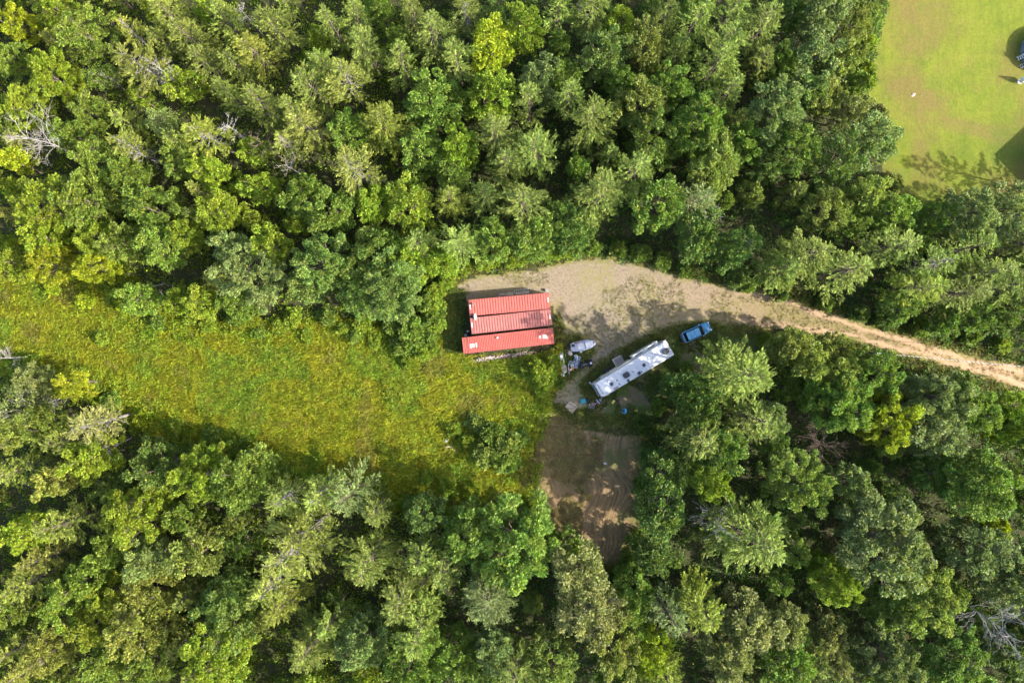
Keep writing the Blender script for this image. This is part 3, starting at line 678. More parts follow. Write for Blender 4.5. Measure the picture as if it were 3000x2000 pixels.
# bare dead trees
SNAG = [(130, 425, 14, 5.0, BARKG, 'bare spreading grey dead tree'), (480, 215, 13, 2.6, BARKG, 'bare grey dead tree'), (850, 488, 9, 2.0, BARKG, 'small bare whitish dead tree'), (436, 458, 9, 1.8, BARKG, 'small bare whitish dead tree'),
        (690, 385, 11, 2.2, BARKG, 'thin bare grey dead tree'), (780, 425, 11, 2.2, BARKR, 'thin reddish dead tree'), (2088, 1520, 15, 3.2, BARKG, 'bare grey dead tree'), (2912, 1815, 17, 5.0, BARKG, 'bare spreading grey dead tree'),
        (2395, 1295, 9, 4.6, BARKR, 'brown bare tangled dead tree'), (2370, 1220, 8, 3.4, BARKR, 'brown bare dead tree'), (2196, 708, 8, 2.0, BARKG, 'small bare grey dead tree'), (2088, 640, 11, 2.0, BARKG, 'bare grey dead tree'),
        (310, 1300, 9, 3.0, BARKG, 'bare whitish dead tree'), (170, 1170, 8, 2.4, BARKG, 'thin bare grey dead tree'), (30, 1045, 7, 2.4, BARKG, 'low bare grey dead tree'), (840, 1630, 14, 2.6, BARKG, 'bare pale dead tree'), (1710, 20, 11, 1.8, BARKG, 'thin bare grey dead tree'), (720, 40, 11, 1.8, BARKG, 'thin bare grey dead tree')]
for i, (px, py, h, rc, mt, noun) in enumerate(SNAG):
    tr, cr = dead(1000 + i, h, rc, mt, 4, 14 if rc < 3 else 22)
    p = W(px, py, h * 0.72); o = empty('dead_tree', (p.x, p.y, 0), 0, None, 'tree', 'bare dead trees')
    link_mesh('trunk', tr, o); link_mesh('crown', cr, o); LABEL_POOL.append((o, noun, px, py))

# fallen pale trunks
LOGS = [((191, 735), (315, 744)), ((98, 818), (136, 818)), ((322, 795), (408, 806)), ((446, 838), (484, 830)), ((744, 957), (783, 947)), ((388, 930), (415, 921)), ((2075, 1050), (2090, 1018)), ((2090, 1052), (2104, 1024)), ((530, 960), (560, 978)), ((120, 840), (165, 838))]
for i, (a, b) in enumerate(LOGS):
    r = np.random.default_rng(50 + i); A = W(*a, 0.5); B = W(*b, 0.5); mid = (A + B) / 2; mb = MB(); mt = MB()
    A = A - mid + Vector((0, 0, 0.35)); B = B - mid + Vector((0, 0, 0.75))
    q = limb_tubes(mb, r, A, B, 0.13, 0.05, 0.03, 5, 6)
    for _ in range(6):
        t = r.uniform(0.3, 1); k = np.array(A) * (1 - t) + np.array(B) * t
        limb_tubes(mt, r, k, k + rand_dir(r, 1)[0] * np.array([1, 1, 0.5]) * r.uniform(0.5, 1.4), 0.035, 0.012, 0.15, 4, 4)
    o = empty('fallen_trunk', (mid.x, mid.y, -0.3), 0, None, 'log', 'fallen dead trunks')
    mb.build('stem', BARKG, o); mt.build('branch_stubs', BARKG, o)
    LABEL_POOL.append((o, 'pale fallen dead trunk lying', (a[0] + b[0]) / 2, (a[1] + b[1]) / 2))
# grey twig heaps
for i, (px, py, d, noun) in enumerate([(1542, 1412, 2.4, 'grey heap of dry twigs'), (459, 873, 3.2, 'grey bare twiggy shrub')]):
    r = np.random.default_rng(80 + i); mb = MB(); p = W(px, py)
    for _ in range(170):
        a = r.normal(0, d * 0.16, 3) * np.array([1, 1, 0.3]); a[2] = abs(a[2]); dr = rand_dir(r, 1)[0]; dr[2] = abs(dr[2]) * (0.35 if i == 0 else 0.9)
        limb_tubes(mb, r, a, a + dr * d * r.uniform(0.2, 0.45), 0.025, 0.01, 0.2, 3, 3)
    o = mb.build('brush_heap' if i == 0 else 'bare_shrub', BARKG); o.location = p
    tag(o, None, 'brush', None); LABEL_POOL.append((o, noun, px, py))

# ------------------------------------------------------------------ uncountable vegetation
def scatter_mesh(name, P, L, Wd, D, Nn, col_, mat, label, cat):
    V, F, rr = leaf_quads(P, D, Nn, L, Wd, rng.random(len(P)))
    o = link_mesh(name, np_mesh(name, V, F, rr), None, mat); o.color = (*col_, 1)
    return tag(o, label, cat, None, 'stuff')
def clumps(C, rad, hgt, n):
    k = np.repeat(np.arange(len(C)), n); m = len(k); q = rand_dir(rng, m); q[:, 2] = np.abs(q[:, 2])
    P = np.zeros((m, 3)); P[:, :2] = C[k]; P += q * np.stack([rad[k], rad[k], hgt[k]], 1) * rng.uniform(0.5, 1.0, (m, 1))
    return P, q
# undergrowth over the whole wood floor
C = np.stack([rng.uniform(-88, 88, 30000), rng.uniform(-62, 62, 30000)], 1)
C = C[~is_clear(C, 0.35)]; C = C[~inside(C, CONT)]; nz = vnoise(C, 0.12, 21); C = C[nz > 0.12][:21000]
nz = vnoise(C, 0.12, 21)
half = C[:, 0] < -12
for nm, sel, cc, lb in (('undergrowth', half, (0.17, 0.235, 0.02), 'yellowish green undergrowth on the wood floor, left half'), ('undergrowth', ~half, (0.085, 0.155, 0.025), 'dark green undergrowth on the wood floor, right half')):
    c_ = C[sel]; P, q = clumps(c_, rng.uniform(0.5, 1.1, len(c_)), 0.4 + 2.2 * np.clip(nz[sel] - 0.36, 0, 1) * rng.uniform(0.6, 1.6, len(c_)), 15)
    m = len(P); scatter_mesh(nm, P, rng.uniform(0.22, 0.42, m), rng.uniform(0.14, 0.26, m), unit(q + rng.normal(0, 0.5, (m, 3))), unit(q * 0.6 + np.array([0, 0, 0.7]) + rng.normal(0, 0.4, (m, 3))), cc, LEAF, lb, 'undergrowth')
# meadow grass: leaning blades in tufts, and broadleaf weeds between
def pts_in(zone, n, margin=0.0):
    poly = ZW[zone]; lo, hi = poly.min(0), poly.max(0); P = np.stack([rng.uniform(lo[0], hi[0], n), rng.uniform(lo[1], hi[1], n)], 1)
    return P[sdist(P, poly) > margin]
def not_used(P):
    return P[~inside(P, CONT) & ~inside(P, RUBZ) & ~inside(P, SIDEZ) & (sdist(P, ZW['drive']) < 0.2)]
SIDEZ = poly_w([(1298, 860), (1320, 840), (1385, 850), (1378, 990), (1360, 1042), (1300, 1030), (1290, 960)])
RUBZ = poly_w([(1380, 1044), (1450, 1040), (1600, 1018), (1600, 1032), (1480, 1052), (1385, 1066)])
M0 = not_used(pts_in('meadow', 120000, -1.8)); M0 = M0[sdist(M0, ZW['meadow']) > -1.9 + 2.6 * vnoise(M0, 0.45, 34)]; M0 = M0[M0[:, 0] > -83]
d1 = vnoise(M0, 0.18, 31); wind = np.stack([np.cos(0.25 + 1.4 * (vnoise(M0, 0.06, 32) - 0.5)), np.sin(0.25 + 1.4 * (vnoise(M0, 0.06, 32) - 0.5))], 1)
parts = [('meadow_grass', (d1 > 0.40) & (d1 < 0.70), (0.325, 0.335, 0.024), 'yellow olive tall grass leaning in the meadow'), ('meadow_grass', d1 <= 0.40, (0.25, 0.315, 0.03), 'greener tall grass and weeds in the meadow'), ('dry_grass', d1 >= 0.70, (0.27, 0.255, 0.045), 'brown dry grass patches in the meadow')]
for nm, sel, cc, lb in parts:
    c_ = M0[sel]; w_ = wind[sel]; n = 4; k = np.repeat(np.arange(len(c_)), n); m = len(k)
    P = np.zeros((m, 3)); P[:, :2] = c_[k] + rng.normal(0, 0.13, (m, 2)); P[:, 2] = rng.uniform(0.1, 0.75, m) * (0.6 + vnoise(c_, 0.5, 33)[k])
    D = np.zeros((m, 3)); D[:, :2] = w_[k] + rng.normal(0, 0.45, (m, 2)); D[:, 2] = rng.uniform(0.1, 0.8, m)
    Nn = unit(np.array([0, 0, 1.0]) + rng.normal(0, 0.5, (m, 3)))
    scatter_mesh(nm, P, rng.uniform(0.3, 0.65, m), rng.uniform(0.06, 0.13, m), D, Nn, cc, GRASSM, lb, 'grass')
Wd0 = not_used(pts_in('meadow', 9000, 0.0)); Wd0 = Wd0[Wd0[:, 0] > -83]
wn_ = vnoise(Wd0, 0.14, 41) + 0.10 * np.clip((Wd0[:, 0] + 15) / 15, -1, 1); Wd0 = Wd0[wn_ > 0.47]
big = vnoise(Wd0, 0.22, 43); P, q = clumps(Wd0, 0.35 + 0.75 * big * rng.random(len(Wd0)), 0.4 + 1.5 * big * rng.random(len(Wd0)), 26); m = len(P)
scatter_mesh('meadow_weeds', P, rng.uniform(0.16, 0.3, m), rng.uniform(0.1, 0.2, m), unit(q + rng.normal(0, 0.5, (m, 3))), unit(q * 0.6 + np.array([0, 0, 0.7]) + rng.normal(0, 0.4, (m, 3))), (0.235, 0.30, 0.035), LEAF, 'bright green leafy weeds growing through the meadow', 'weeds')
# taller weeds and brambles where the meadow meets the wood
Wb = not_used(pts_in('meadow', 16000, -1.5)); Wb = Wb[(Wb[:, 0] > -83) & (sdist(Wb, RUBZ) < -1.3) & (sdist(Wb, SIDEZ) < -1.0)]; sb = sdist(Wb, ZW['meadow']); Wb = Wb[(sb < 0.6 + 4.5 * vnoise(Wb, 0.2, 44) ** 2 * 2) & (vnoise(Wb, 0.3, 45) > 0.4)][:1900]
P, q = clumps(Wb, rng.uniform(0.5, 1.1, len(Wb)), rng.uniform(0.8, 2.0, len(Wb)), 30); m = len(P)
scatter_mesh('edge_brambles', P, rng.uniform(0.18, 0.32, m), rng.uniform(0.11, 0.2, m), unit(q + rng.normal(0, 0.5, (m, 3))), unit(q * 0.6 + np.array([0, 0, 0.7]) + rng.normal(0, 0.4, (m, 3))), (0.215, 0.28, 0.022), LEAF, 'yellowish green brambles along the rim of the meadow', 'brambles')
# grass of the yard round the motorhome and along the edges of the drive
def tufts(C, n, L, cc, nm, lb, up=0.5, spread=0.1, wdt=(0.03, 0.07)):
    k = np.repeat(np.arange(len(C)), n); m = len(k); P = np.zeros((m, 3)); P[:, :2] = C[k] + rng.normal(0, spread, (m, 2))
    Lz = rng.uniform(0.6, 1.3, m) * L; P[:, 2] = Lz * up * 0.5 + 0.01
    D = rng.normal(0, 1, (m, 3)); D[:, 2] = np.abs(D[:, 2]) * up + 0.1
    scatter_mesh(nm, P, Lz, rng.uniform(*wdt, m) * (L / 0.2) ** 0.4, D, unit(np.array([0, 0, 1.0]) + rng.normal(0, 0.6, (m, 3))), cc, GRASSM, lb, 'grass')
Y0 = pts_in('grassy', 26000, -0.5); nz = vnoise(Y0, 0.22, 51); Y0 = Y0[(nz > 0.44) & (sdist(Y0, ZW['drive']) < 0.3)]
S1 = np.stack([rng.uniform(-11.5, -6.0, 4200), rng.uniform(-2.5, 9.0, 4200)], 1); S1 = S1[inside(S1, SIDEZ) & ~inside(S1, CONT)]; Y0 = np.concatenate([Y0, S1])  # short tufts, darker than the meadow to deepen the containers' shadow
tufts(Y0, 5, 0.24, (0.075, 0.11, 0.022), 'yard_grass', 'short green grass round the motorhome')
E0 = np.concatenate([pts_in('drive', 60000, -1.6), pts_in('yard', 20000, -1.4)]); sd = np.maximum(sdist(E0, ZW['drive']), sdist(E0, ZW['yard']))
E0 = E0[(sd < 0.7) & ((np.abs(sd + 0.5) < rng.random(len(E0)) * 1.6))]; E0 = E0[~inside(E0, CONT)]
tufts(E0, 6, 0.36, (0.145, 0.15, 0.032), 'edge_grass', 'yellowish weeds along the edges of the drive and yard')
D0 = pts_in('drive', 22000, 0.4); nz = vnoise(D0, 0.25, 61); D0 = D0[(nz > 0.56) | ((D0[:, 0] > 35) & (np.abs(sdist(D0, ZW['drive']) - 2.0) < 0.35))]
tufts(D0, 5, 0.22, (0.17, 0.155, 0.05), 'drive_weeds', 'thin dry weeds scattered on the gravel drive')
S0 = pts_in('yard', 20000, 0.0); S0 = S0[(S0[:, 0] < 14) & (vnoise(S0, 0.3, 62) > 0.42)]
tufts(S0, 6, 0.32, (0.26, 0.19, 0.085), 'straw_grass', 'flattened straw coloured grass on the dirt yard', 0.25)
B0 = np.stack([rng.uniform(52, 59, 9000), rng.uniform(32, 56, 9000)], 1); ds = sdist(B0, ZW['lawn']); B0 = B0[(ds > -1.6) & (ds < 0.1)]
tufts(B0, 9, 0.55, (0.15, 0.20, 0.05), 'tall_border_grass', 'pale tall grass strip along the lawn border', 0.8, 0.15)

# ------------------------------------------------------------------ shipping containers
def container_red():
    m, nt, out = new_mat('faded_red_container_paint'); v = obj_pos(nt)
    n1 = noise(nt, v, 0.6, 5, 0.65); n2 = noise(nt, v, 4.0, 5, 0.7); n3 = noise(nt, v, 1.7, 6, 0.75)
    oi = N(nt, 'ShaderNodeObjectInfo')
    c = mixc(nt, 1.0, oi.outputs['Color'], ramp(nt, n1, [(0.3, (0.82, 0.82, 0.82)), (0.7, (1.12, 1.12, 1.12))]), 'MULTIPLY')
    mp = N(nt, 'ShaderNodeMapping'); mp.inputs['Scale'].default_value = (3.0, 0.35, 1); nt.links.new(v, mp.inputs[0])
    c = mixc(nt, ramp(nt, noise(nt, mp.outputs[0], 1.2, 4, 0.7), [(0.45, (0, 0, 0)), (0.75, (0.45, 0.45, 0.45))]), c, (0.20, 0.07, 0.06))
    c = mixc(nt, ramp(nt, n3, [(0.62, (0, 0, 0)), (0.75, (0.75, 0.75, 0.75))]), c, (0.20, 0.075, 0.04))
    c = mixc(nt, ramp(nt, n2, [(0.68, (0, 0, 0)), (0.8, (0.5, 0.5, 0.5))]), c, (0.42, 0.22, 0.18))
    principled(nt, out, c, 0.55, 0, bump(nt, n2, 0.1, 0.01), 0.3); return m
CRED = container_red()
WHITE = plain('white_paint', (0.66, 0.655, 0.65), 0.5); DARKM = plain('dark_steel', (0.05, 0.05, 0.055), 0.5); RUST = plain('rusty_steel', (0.20, 0.09, 0.05), 0.8, wear=0.4)
def corrug(mb, L, Wd, z, n, depth, flat):
    """ribs running across the roof; trapezoid wave along the length"""
    xs = [(-L / 2, 0)]; p = L / n
    for i in range(n):
        x = -L / 2 + i * p
        xs += [(x + p * flat, 0), (x + p * (flat + 0.12), depth), (x + p * (1 - 0.12), depth), (x + p, 0)]
    vs_ = []; fs_ = []
    for x, d in xs: vs_ += [(x, -Wd / 2, z + d), (x, Wd / 2, z + d)]
    for i in range(len(xs) - 1): fs_.append((2 * i, 2 * i + 2, 2 * i + 3, 2 * i + 1))
    mb.add(vs_, fs_)
def corrug_wall(mb, L, z0, z1, y, n, depth, s):
    xs = []; p = L / n
    for i in range(n):
        x = -L / 2 + i * p; xs += [(x, 0), (x + p * 0.26, 0), (x + p * 0.5, depth), (x + p * 0.76, depth)]
    xs.append((L / 2, 0)); vs_ = []; fs_ = []
    for x, d in xs: vs_ += [(x, y - s * d, z0), (x, y - s * d, z1)]
    for i in range(len(xs) - 1): fs_.append((2 * i, 2 * i + 1, 2 * i + 3, 2 * i + 2) if s > 0 else (2 * i, 2 * i + 2, 2 * i + 3, 2 * i + 1))
    mb.add(vs_, fs_)
def container(tl, tr_, bl, br, L, hgt, ribs, colr, label, flat=0.35, post=0.0):
    cs = [W(*p, hgt) for p in (tl, tr_, bl, br)]
    c = sum(cs, Vector()) / 4; ax = ((cs[1] - cs[0]) + (cs[3] - cs[2])) / 2; rz = math.atan2(ax.y, ax.x); Wd = 2.438
    o = empty('shipping_container', (c.x, c.y, 0), rz, label, 'container', 'red shipping containers')
    ch = []
    b = MB(); z0, z1 = 0.16, hgt - 0.10
    for s in (-1, 1):
        corrug_wall(b, L - 0.3, z0, z1, s * (Wd / 2 - 0.03), int(L / 0.28), 0.036, s)
    ch.append(b.build('side_wall', CRED, o))
    f = MB()
    for s in (-1, 1):
        f.box((0, s * (Wd / 2 - 0.03), 0.10), (L - 0.36, 0.06, 0.14)); f.box((0, s * (Wd / 2 - 0.035), hgt - 0.07), (L - 0.36, 0.07, 0.07))
        f.box((s * (L / 2 - 0.05), 0, 0.10), (0.09, Wd - 0.34, 0.14)); f.box((s * (L / 2 - 0.06), 0, hgt - 0.075), (0.10, Wd - 0.34, 0.09))
        for t in (-1, 1): f.box((s * (L / 2 - 0.07), t * (Wd / 2 - 0.07), hgt / 2), (0.13, 0.13, hgt - 0.36))
    ch.append(f.build('frame', CRED, o))
    e = MB(); e.box((-L / 2 + 0.06, 0, hgt / 2), (0.05, Wd - 0.3, hgt - 0.34)); ch.append(e.build('front_panel', CRED, o))
    for t in (-1, 1):
        d = MB(); d.box((L / 2 - 0.05, t * (Wd / 4 - 0.04), hgt / 2), (0.05, Wd / 2 - 0.17, hgt - 0.34))
        for k in range(4): d.box((L / 2 - 0.022, t * (Wd / 4 - 0.04), 0.5 + k * (hgt - 0.9) / 3), (0.03, Wd / 2 - 0.25, 0.22))
        dd = d.build('door', CRED, o); ch.append(dd)
        r_ = MB()
        for q in (-0.22, 0.22): r_.cyl((L / 2 + 0.012, t * (Wd / 4 - 0.04) + q, 0.22), (L / 2 + 0.012, t * (Wd / 4 - 0.04) + q, hgt - 0.22), 0.018, n=6)
        r_.build('lock_rod', DARKM, dd)
    rf = MB(); corrug(rf, L - 0.5, Wd - 0.15, hgt - 0.08, ribs, 0.040, flat)
    for s in (-1, 1): rf.box((s * (L / 2 - 0.20), 0, hgt - 0.052), (0.18, Wd - 0.36, 0.016))
    ch.append(rf.build('roof', CRED, o))
    if post:
        for t in (-1, 1):
            k = MB(); k.box((-L / 2 + post, t * (Wd / 2 - 0.09), hgt - 0.02), (0.17, 0.16, 0.08)); k.cyl((-L / 2 + post, t * (Wd / 2 - 0.09), hgt + 0.02), (-L / 2 + post, t * (Wd / 2 - 0.09), hgt + 0.024), 0.045, n=8)
            ch.append(k.build('corner_casting', RUST, o))
        k = MB(); k.box((-L / 2 + post, 0, hgt - 0.01), (0.10, Wd - 0.4, 0.03)); ch.append(k.build('roof_bar', CRED, o))
    for sx in (-1, 1):
        for sy in (-1, 1):
            for zz in (0.075, hgt - 0.045):
                k = MB(); k.box((sx * (L / 2 - 0.085), sy * (Wd / 2 - 0.085), zz), (0.178, 0.168, 0.12))
                cc = k.build('corner_casting', CRED, o, bevel=0.01); ch.append(cc)
                if zz > 1:
                    q = MB(); q.cyl((sx * (L / 2 - 0.085), sy * (Wd / 2 - 0.085), zz + 0.0605), (sx * (L / 2 - 0.085), sy * (Wd / 2 - 0.085), zz + 0.063), 0.05, n=10); q.build('lock_hole', DARKM, cc)
    for q in ch: q.color = (*colr, 1)
    return o, L, Wd, hgt
def marking(o, name, x, y, z, sx, sy, extra=None):
    m = MB(); m.box((x, y, z), (sx, sy, 0.006))
    if extra: m.box(extra[:3], (extra[3], extra[4], 0.006))
    return m.build(name, WHITE, o)
c1, L1, W1, h1 = container((1371.5, 879), (1608, 858.5), (1376, 925), (1613, 903), 12.19, 2.59, 29, (0.315, 0.08, 0.064), 'upper of three red shipping containers, with brighter paint and small vent pipe')
c2, L2, W2, h2 = container((1377, 931), (1612.5, 906), (1382.7, 979), (1617.7, 953), 12.19, 2.59, 29, (0.275, 0.098, 0.085), 'middle of three red shipping containers, with faded pinkish roof')
c3, L3, W3, h3 = container((1353, 989.4), (1617.7, 960), (1359, 1036), (1624.6, 1005.8), 13.716, 2.89, 52, (0.315, 0.075, 0.058), 'lower, longest of three red shipping containers, with white squares on its roof', 0.3, 0.86)
for o, L, h in ((c1, L1, h1), (c2, L2, h2)):
    for s in (-1, 1): marking(o, 'white_marking', s * (L / 2 - 0.20), 0.12 if s < 0 else 0.15, h - 0.038, 0.13, 0.72)
zt = h3 - 0.026
marking(c3, 'white_marking', -L3 / 2 + 1.42, -0.13, zt, 0.66, 0.52, (-L3 / 2 + 1.2, -0.43, zt, 0.16, 0.12)); marking(c3, 'white_marking', -L3 / 2 + 2.05, -0.10, zt, 0.17, 0.62)
marking(c3, 'white_marking', L3 / 2 - 1.35, 0.0, zt, 0.52, 0.50, (L3 / 2 - 1.0, -0.16, zt, 0.07, 0.5)); marking(c3, 'white_marking', L3 / 2 - 2.05, 0.0, zt, 0.26, 0.36)
v = MB(); v.cyl((-L3 / 2 + 5.3, 0.62, h3 - 0.06), (-L3 / 2 + 5.3, 0.62, h3 + 0.16), 0.10, n=12); v.lathe((-L3 / 2 + 5.3, 0.62, h3 + 0.16), [(0.15, 0), (0.15, 0.04), (0.05, 0.09)], 12); v.build('roof_vent', WHITE, c3, True)
v = MB(); v.cyl((-L1 / 2 + 0.72, 0.50, h1 - 0.06), (-L1 / 2 + 0.72, 0.50, h1 + 0.42), 0.13, n=14); v.lathe((-L1 / 2 + 0.72, 0.50, h1 + 0.42), [(0.17, 0), (0.17, 0.03), (0.13, 0.03), (0.12, 0.0)], 14); v.build('vent_pipe', plain('pinkish_metal', (0.55, 0.38, 0.33)), c1, True)

# crumpled sheet / bag shapes
def blob(name, loc, size, mat, label, cat, seed, rz=0.0, noise_=0.22, group=None, flat=0.0):
    r = np.random.default_rng(seed); bm = bmesh.new(); bmesh.ops.create_icosphere(bm, subdivisions=3, radius=0.5)
    ph = r.uniform(0, 6.28, (5, 3)); fr = r.uniform(3, 9, (5, 3))
    for v_ in bm.verts:
        n_ = sum(math.sin(v_.co.dot(Vector(f)) + p[0]) for f, p in zip(fr, ph)) / 5
        v_.co *= 1 + noise_ * n_
        v_.co.x *= size[0]; v_.co.y *= size[1]; v_.co.z = max(-0.32, v_.co.z) * size[2] + 0.32 * size[2]
    me = bpy.data.meshes.new(name); bm.to_mesh(me); bm.free(); me.polygons.foreach_set('use_smooth', [noise_ < 0.2] * len(me.polygons)); me.materials.append(mat)
    o = bpy.data.objects.new(name, me); col.objects.link(o); o.location = loc; o.rotation_euler = (0, 0, rz); return tag(o, label, cat, group)
GREY = plain('grey_plastic', (0.26, 0.26, 0.28)); LGREY = plain('light_grey', (0.48, 0.48, 0.5)); BLACK = plain('black_plastic', (0.018, 0.018, 0.02), 0.5); RUBBER = plain('black_rubber', (0.022, 0.022, 0.022), 0.85)
CHROME = plain('bare_metal', (0.62, 0.63, 0.65), 0.35, 0.7); ALU = plain('aluminium', (0.58, 0.59, 0.6), 0.45, 0.4)
WOODG = plain('weathered_board', (0.46, 0.39, 0.31), 0.85, wear=0.35, scale=4); WOODP = plain('pale_pallet_wood', (0.40, 0.32, 0.24), 0.85, wear=0.25, scale=3); WOODB = plain('brown_board', (0.24, 0.18, 0.12), 0.85, wear=0.3)
BLUE = plain('blue_plastic', (0.10, 0.36, 0.62), 0.45); LBLUE = plain('light_blue_plastic', (0.16, 0.47, 0.72), 0.45); TEAL = plain('teal_plastic', (0.03, 0.22, 0.25), 0.45); PINK = plain('pink_paint', (0.62, 0.14, 0.26), 0.5); ORANGE = plain('orange_plastic', (0.62, 0.20, 0.05), 0.55); YELLOW = plain('yellow_plastic', (0.72, 0.47, 0.07), 0.5)
LAV = plain('weathered_white_fibreglass', (0.29, 0.29, 0.34), 0.5, wear=0.22, scale=1.5)
blob('plastic_bag', W(1392, 927.5, 2.3) , (0.5, 0.75, 0.5), WHITE, 'crumpled white plastic bag in the gap between upper and middle containers', 'bag', 5, 0.3, 0.35)
# the bag rests on a plank laid over the gap
q = MB(); q.box((0, 0, 0), (0.3, 1.0, 0.05)); o = q.build('plank', WOODG); p = W(1392, 927.5, 2.6); o.location = (p.x, p.y, 2.625); o.rotation_euler = (0, 0, R(5)); tag(o, 'short plank laid across the gap under the white bag', 'plank')
bpy.data.objects['plastic_bag'].location = (p.x, p.y, 2.655)

# ------------------------------------------------------------------ things behind and beside the containers
def lumber(x0, x1, y, wid, label, boards=3, layers=2):
    a = W(x0, y); b = W(x1, y); L = (b - a).length
    o = empty('lumber_stack', ((a.x + b.x) / 2, a.y, 0), R(5), label, 'lumber', 'lumber stacks behind the container')
    for l in range(layers):
        for i in range(boards):
            m = MB(); w_ = wid / boards
            m.box((random.uniform(-0.06, 0.06), (i - (boards - 1) / 2) * w_, 0.12 + l * 0.07), (L * random.uniform(0.92, 1.0), w_ * 0.86, 0.055)); m.build('board', random.choice([WOODG, WOODB, WOODG]), o)
    for s in (-0.35, 0.35):
        m = MB(); m.box((s * L, 0, 0.045), (0.09, wid, 0.085)); m.build('bearer', WOODB, o)
lumber(1463, 1481.5, 863.5, 0.42, 'leftmost low stack of boards behind the upper container'); lumber(1483.5, 1503.5, 859.5, 0.62, 'wide stack of boards behind the upper container', 4)
lumber(1514.5, 1550.5, 860, 0.42, 'long narrow stack of boards behind the upper container'); lumber(1556.5, 1575, 857, 0.34, 'rightmost short stack of boards behind the upper container')
a = W(1509, 853.2); o = empty('ladder', (W(1527, 852).x, W(1527, 852).y, 0.05), R(5.5), 'aluminium ladder lying in the shadow behind the upper container', 'ladder')
for s in (-1, 1): m = MB(); m.box((0, s * 0.2, 0.05), (2.4, 0.03, 0.08)); m.build('rail', ALU, o)
for i in range(8): m = MB(); m.cyl((-1.05 + i * 0.3, -0.2, 0.05), (-1.05 + i * 0.3, 0.2, 0.05), 0.022, n=6); m.build('rung', ALU, o)
def bucket(px, py, d, hgt, mat, label, z=0.0, inner=None, handle=True):
    p = W(px, py, z); o = empty('bucket', p, random.uniform(0, 6), label, 'bucket')
    m = MB(); r = d / 2; m.lathe((0, 0, 0), [(r * 0.82, 0), (r, hgt), (r * 1.06, hgt), (r * 1.06, hgt - 0.03), (r * 0.94, hgt - 0.03), (r * 0.78, 0.03), (0.01, 0.03)], 18); m.build('pail', mat, o, True)
    if handle:
        m = MB(); m.tube([(r * 1.05 * math.cos(t), r * 0.25 + r * 0.5 * math.sin(t), hgt - 0.02 + 0.06 * math.sin(t)) for t in np.linspace(0, math.pi, 9)], 0.01, 5); m.build('handle', CHROME, o)
    return o
bucket(1602, 851.5, 0.42, 0.42, WHITE, 'white bucket at the upper right corner of the upper container'); bucket(1513, 860.3, 0.3, 0.28, LGREY, 'pale pail between the board stacks behind the upper container')
bucket(1463.3, 867.6, 0.25, 0.3, WHITE, 'small white pail at the left end of the board stacks'); bucket(1365, 981.5, 0.42, 0.4, LGREY, 'pale grey bucket off the upper left corner of the lower container')
def tyre(px, py, Rr, r, label, z=0.0, tilt=0.0):
    p = W(px, py); o = empty('tyre', (p.x, p.y, 0), 0, label, 'tyre')
    m = MB(); m.torus((0, 0, r + z), Rr, r, 22, 8, Matrix.Rotation(tilt, 4, 'X')); m.build('rubber_ring', RUBBER, o, True)
    m = MB(); m.torus((0, 0, r + z), Rr * 0.66, 0.02, 18, 6, Matrix.Rotation(tilt, 4, 'X')); m.build('bead', DARKM, o, True); return o
tyre(1374.5, 979, 0.24, 0.09, 'black tyre off the upper left corner of the lower container')
q = blob('white_sack', W(1371.5, 970), (0.5, 0.32, 0.35), LGREY, 'pale sack left of the middle container', 'sack', 9)
# rubble strip along the lower container
RUB = plain('pinkish_rubble_stone', (0.50, 0.40, 0.36), 0.9, wear=0.45, scale=6)
mb = MB(); ang = math.atan2(-28, 266)
for i in range(900):
    t = random.betavariate(1.6, 1.8); px = 1385 + t * 185 + random.gauss(0, 3); py = 1056 - t * 24 + random.gauss(0, 3.2); p = W(px, py); s = random.uniform(0.05, 0.16)
    mb.box((p.x, p.y, 0.05 + random.random() * 0.06), (s, s * random.uniform(0.6, 1.2), s * 0.7), random.uniform(0, 6), Matrix.Rotation(random.uniform(-0.6, 0.6), 4, 'X'), 0.7)
tag(mb.build('rubble', RUB), 'strip of pinkish stone rubble below the lower container', 'rubble', None, 'stuff')

# ------------------------------------------------------------------ motorhome
rz = math.atan2((1147 - 1018), (1965 - 1750)); hz = 3.45
pc = W(1857.5, 1081.5, hz); RV = empty('motorhome', (pc.x, pc.y, 0), rz, 'long white motorhome with slide-out parked under the trees', 'motorhome')
Lr, Wr = 12.6, 2.5
def rv_white():
    m, nt, out = new_mat('white_motorhome_skin'); v = obj_pos(nt); n1 = noise(nt, v, 0.7, 5, 0.6); n2 = noise(nt, v, 3.5, 5, 0.7)
    c = ramp(nt, n1, [(0.3, (0.42, 0.42, 0.44)), (0.6, (0.50, 0.50, 0.52))]); c = mixc(nt, ramp(nt, n2, [(0.65, (0, 0, 0)), (0.8, (0.12, 0.12, 0.12))]), c, (0.5, 0.49, 0.47))
    principled(nt, out, c, 0.4, 0, None, 0.4); return m
RVW = rv_white(); RVC = plain('cream_motorhome_side', (0.55, 0.52, 0.46), 0.45, wear=0.12); GLASS = plain('dark_tinted_glass', (0.012, 0.014, 0.018), 0.08, 0, 0.05, 0.6)
def rv_ring(x, w, z0, z1, rt=0.12):
    h = w / 2; pts = [(-h, z0), (-h, z1 - rt), (-h + rt * 0.3, z1 - rt * 0.3), (-h + rt, z1), (h - rt, z1), (h - rt * 0.3, z1 - rt * 0.3), (h, z1 - rt), (h, z0)]
    return [(x, y, z) for y, z in pts]
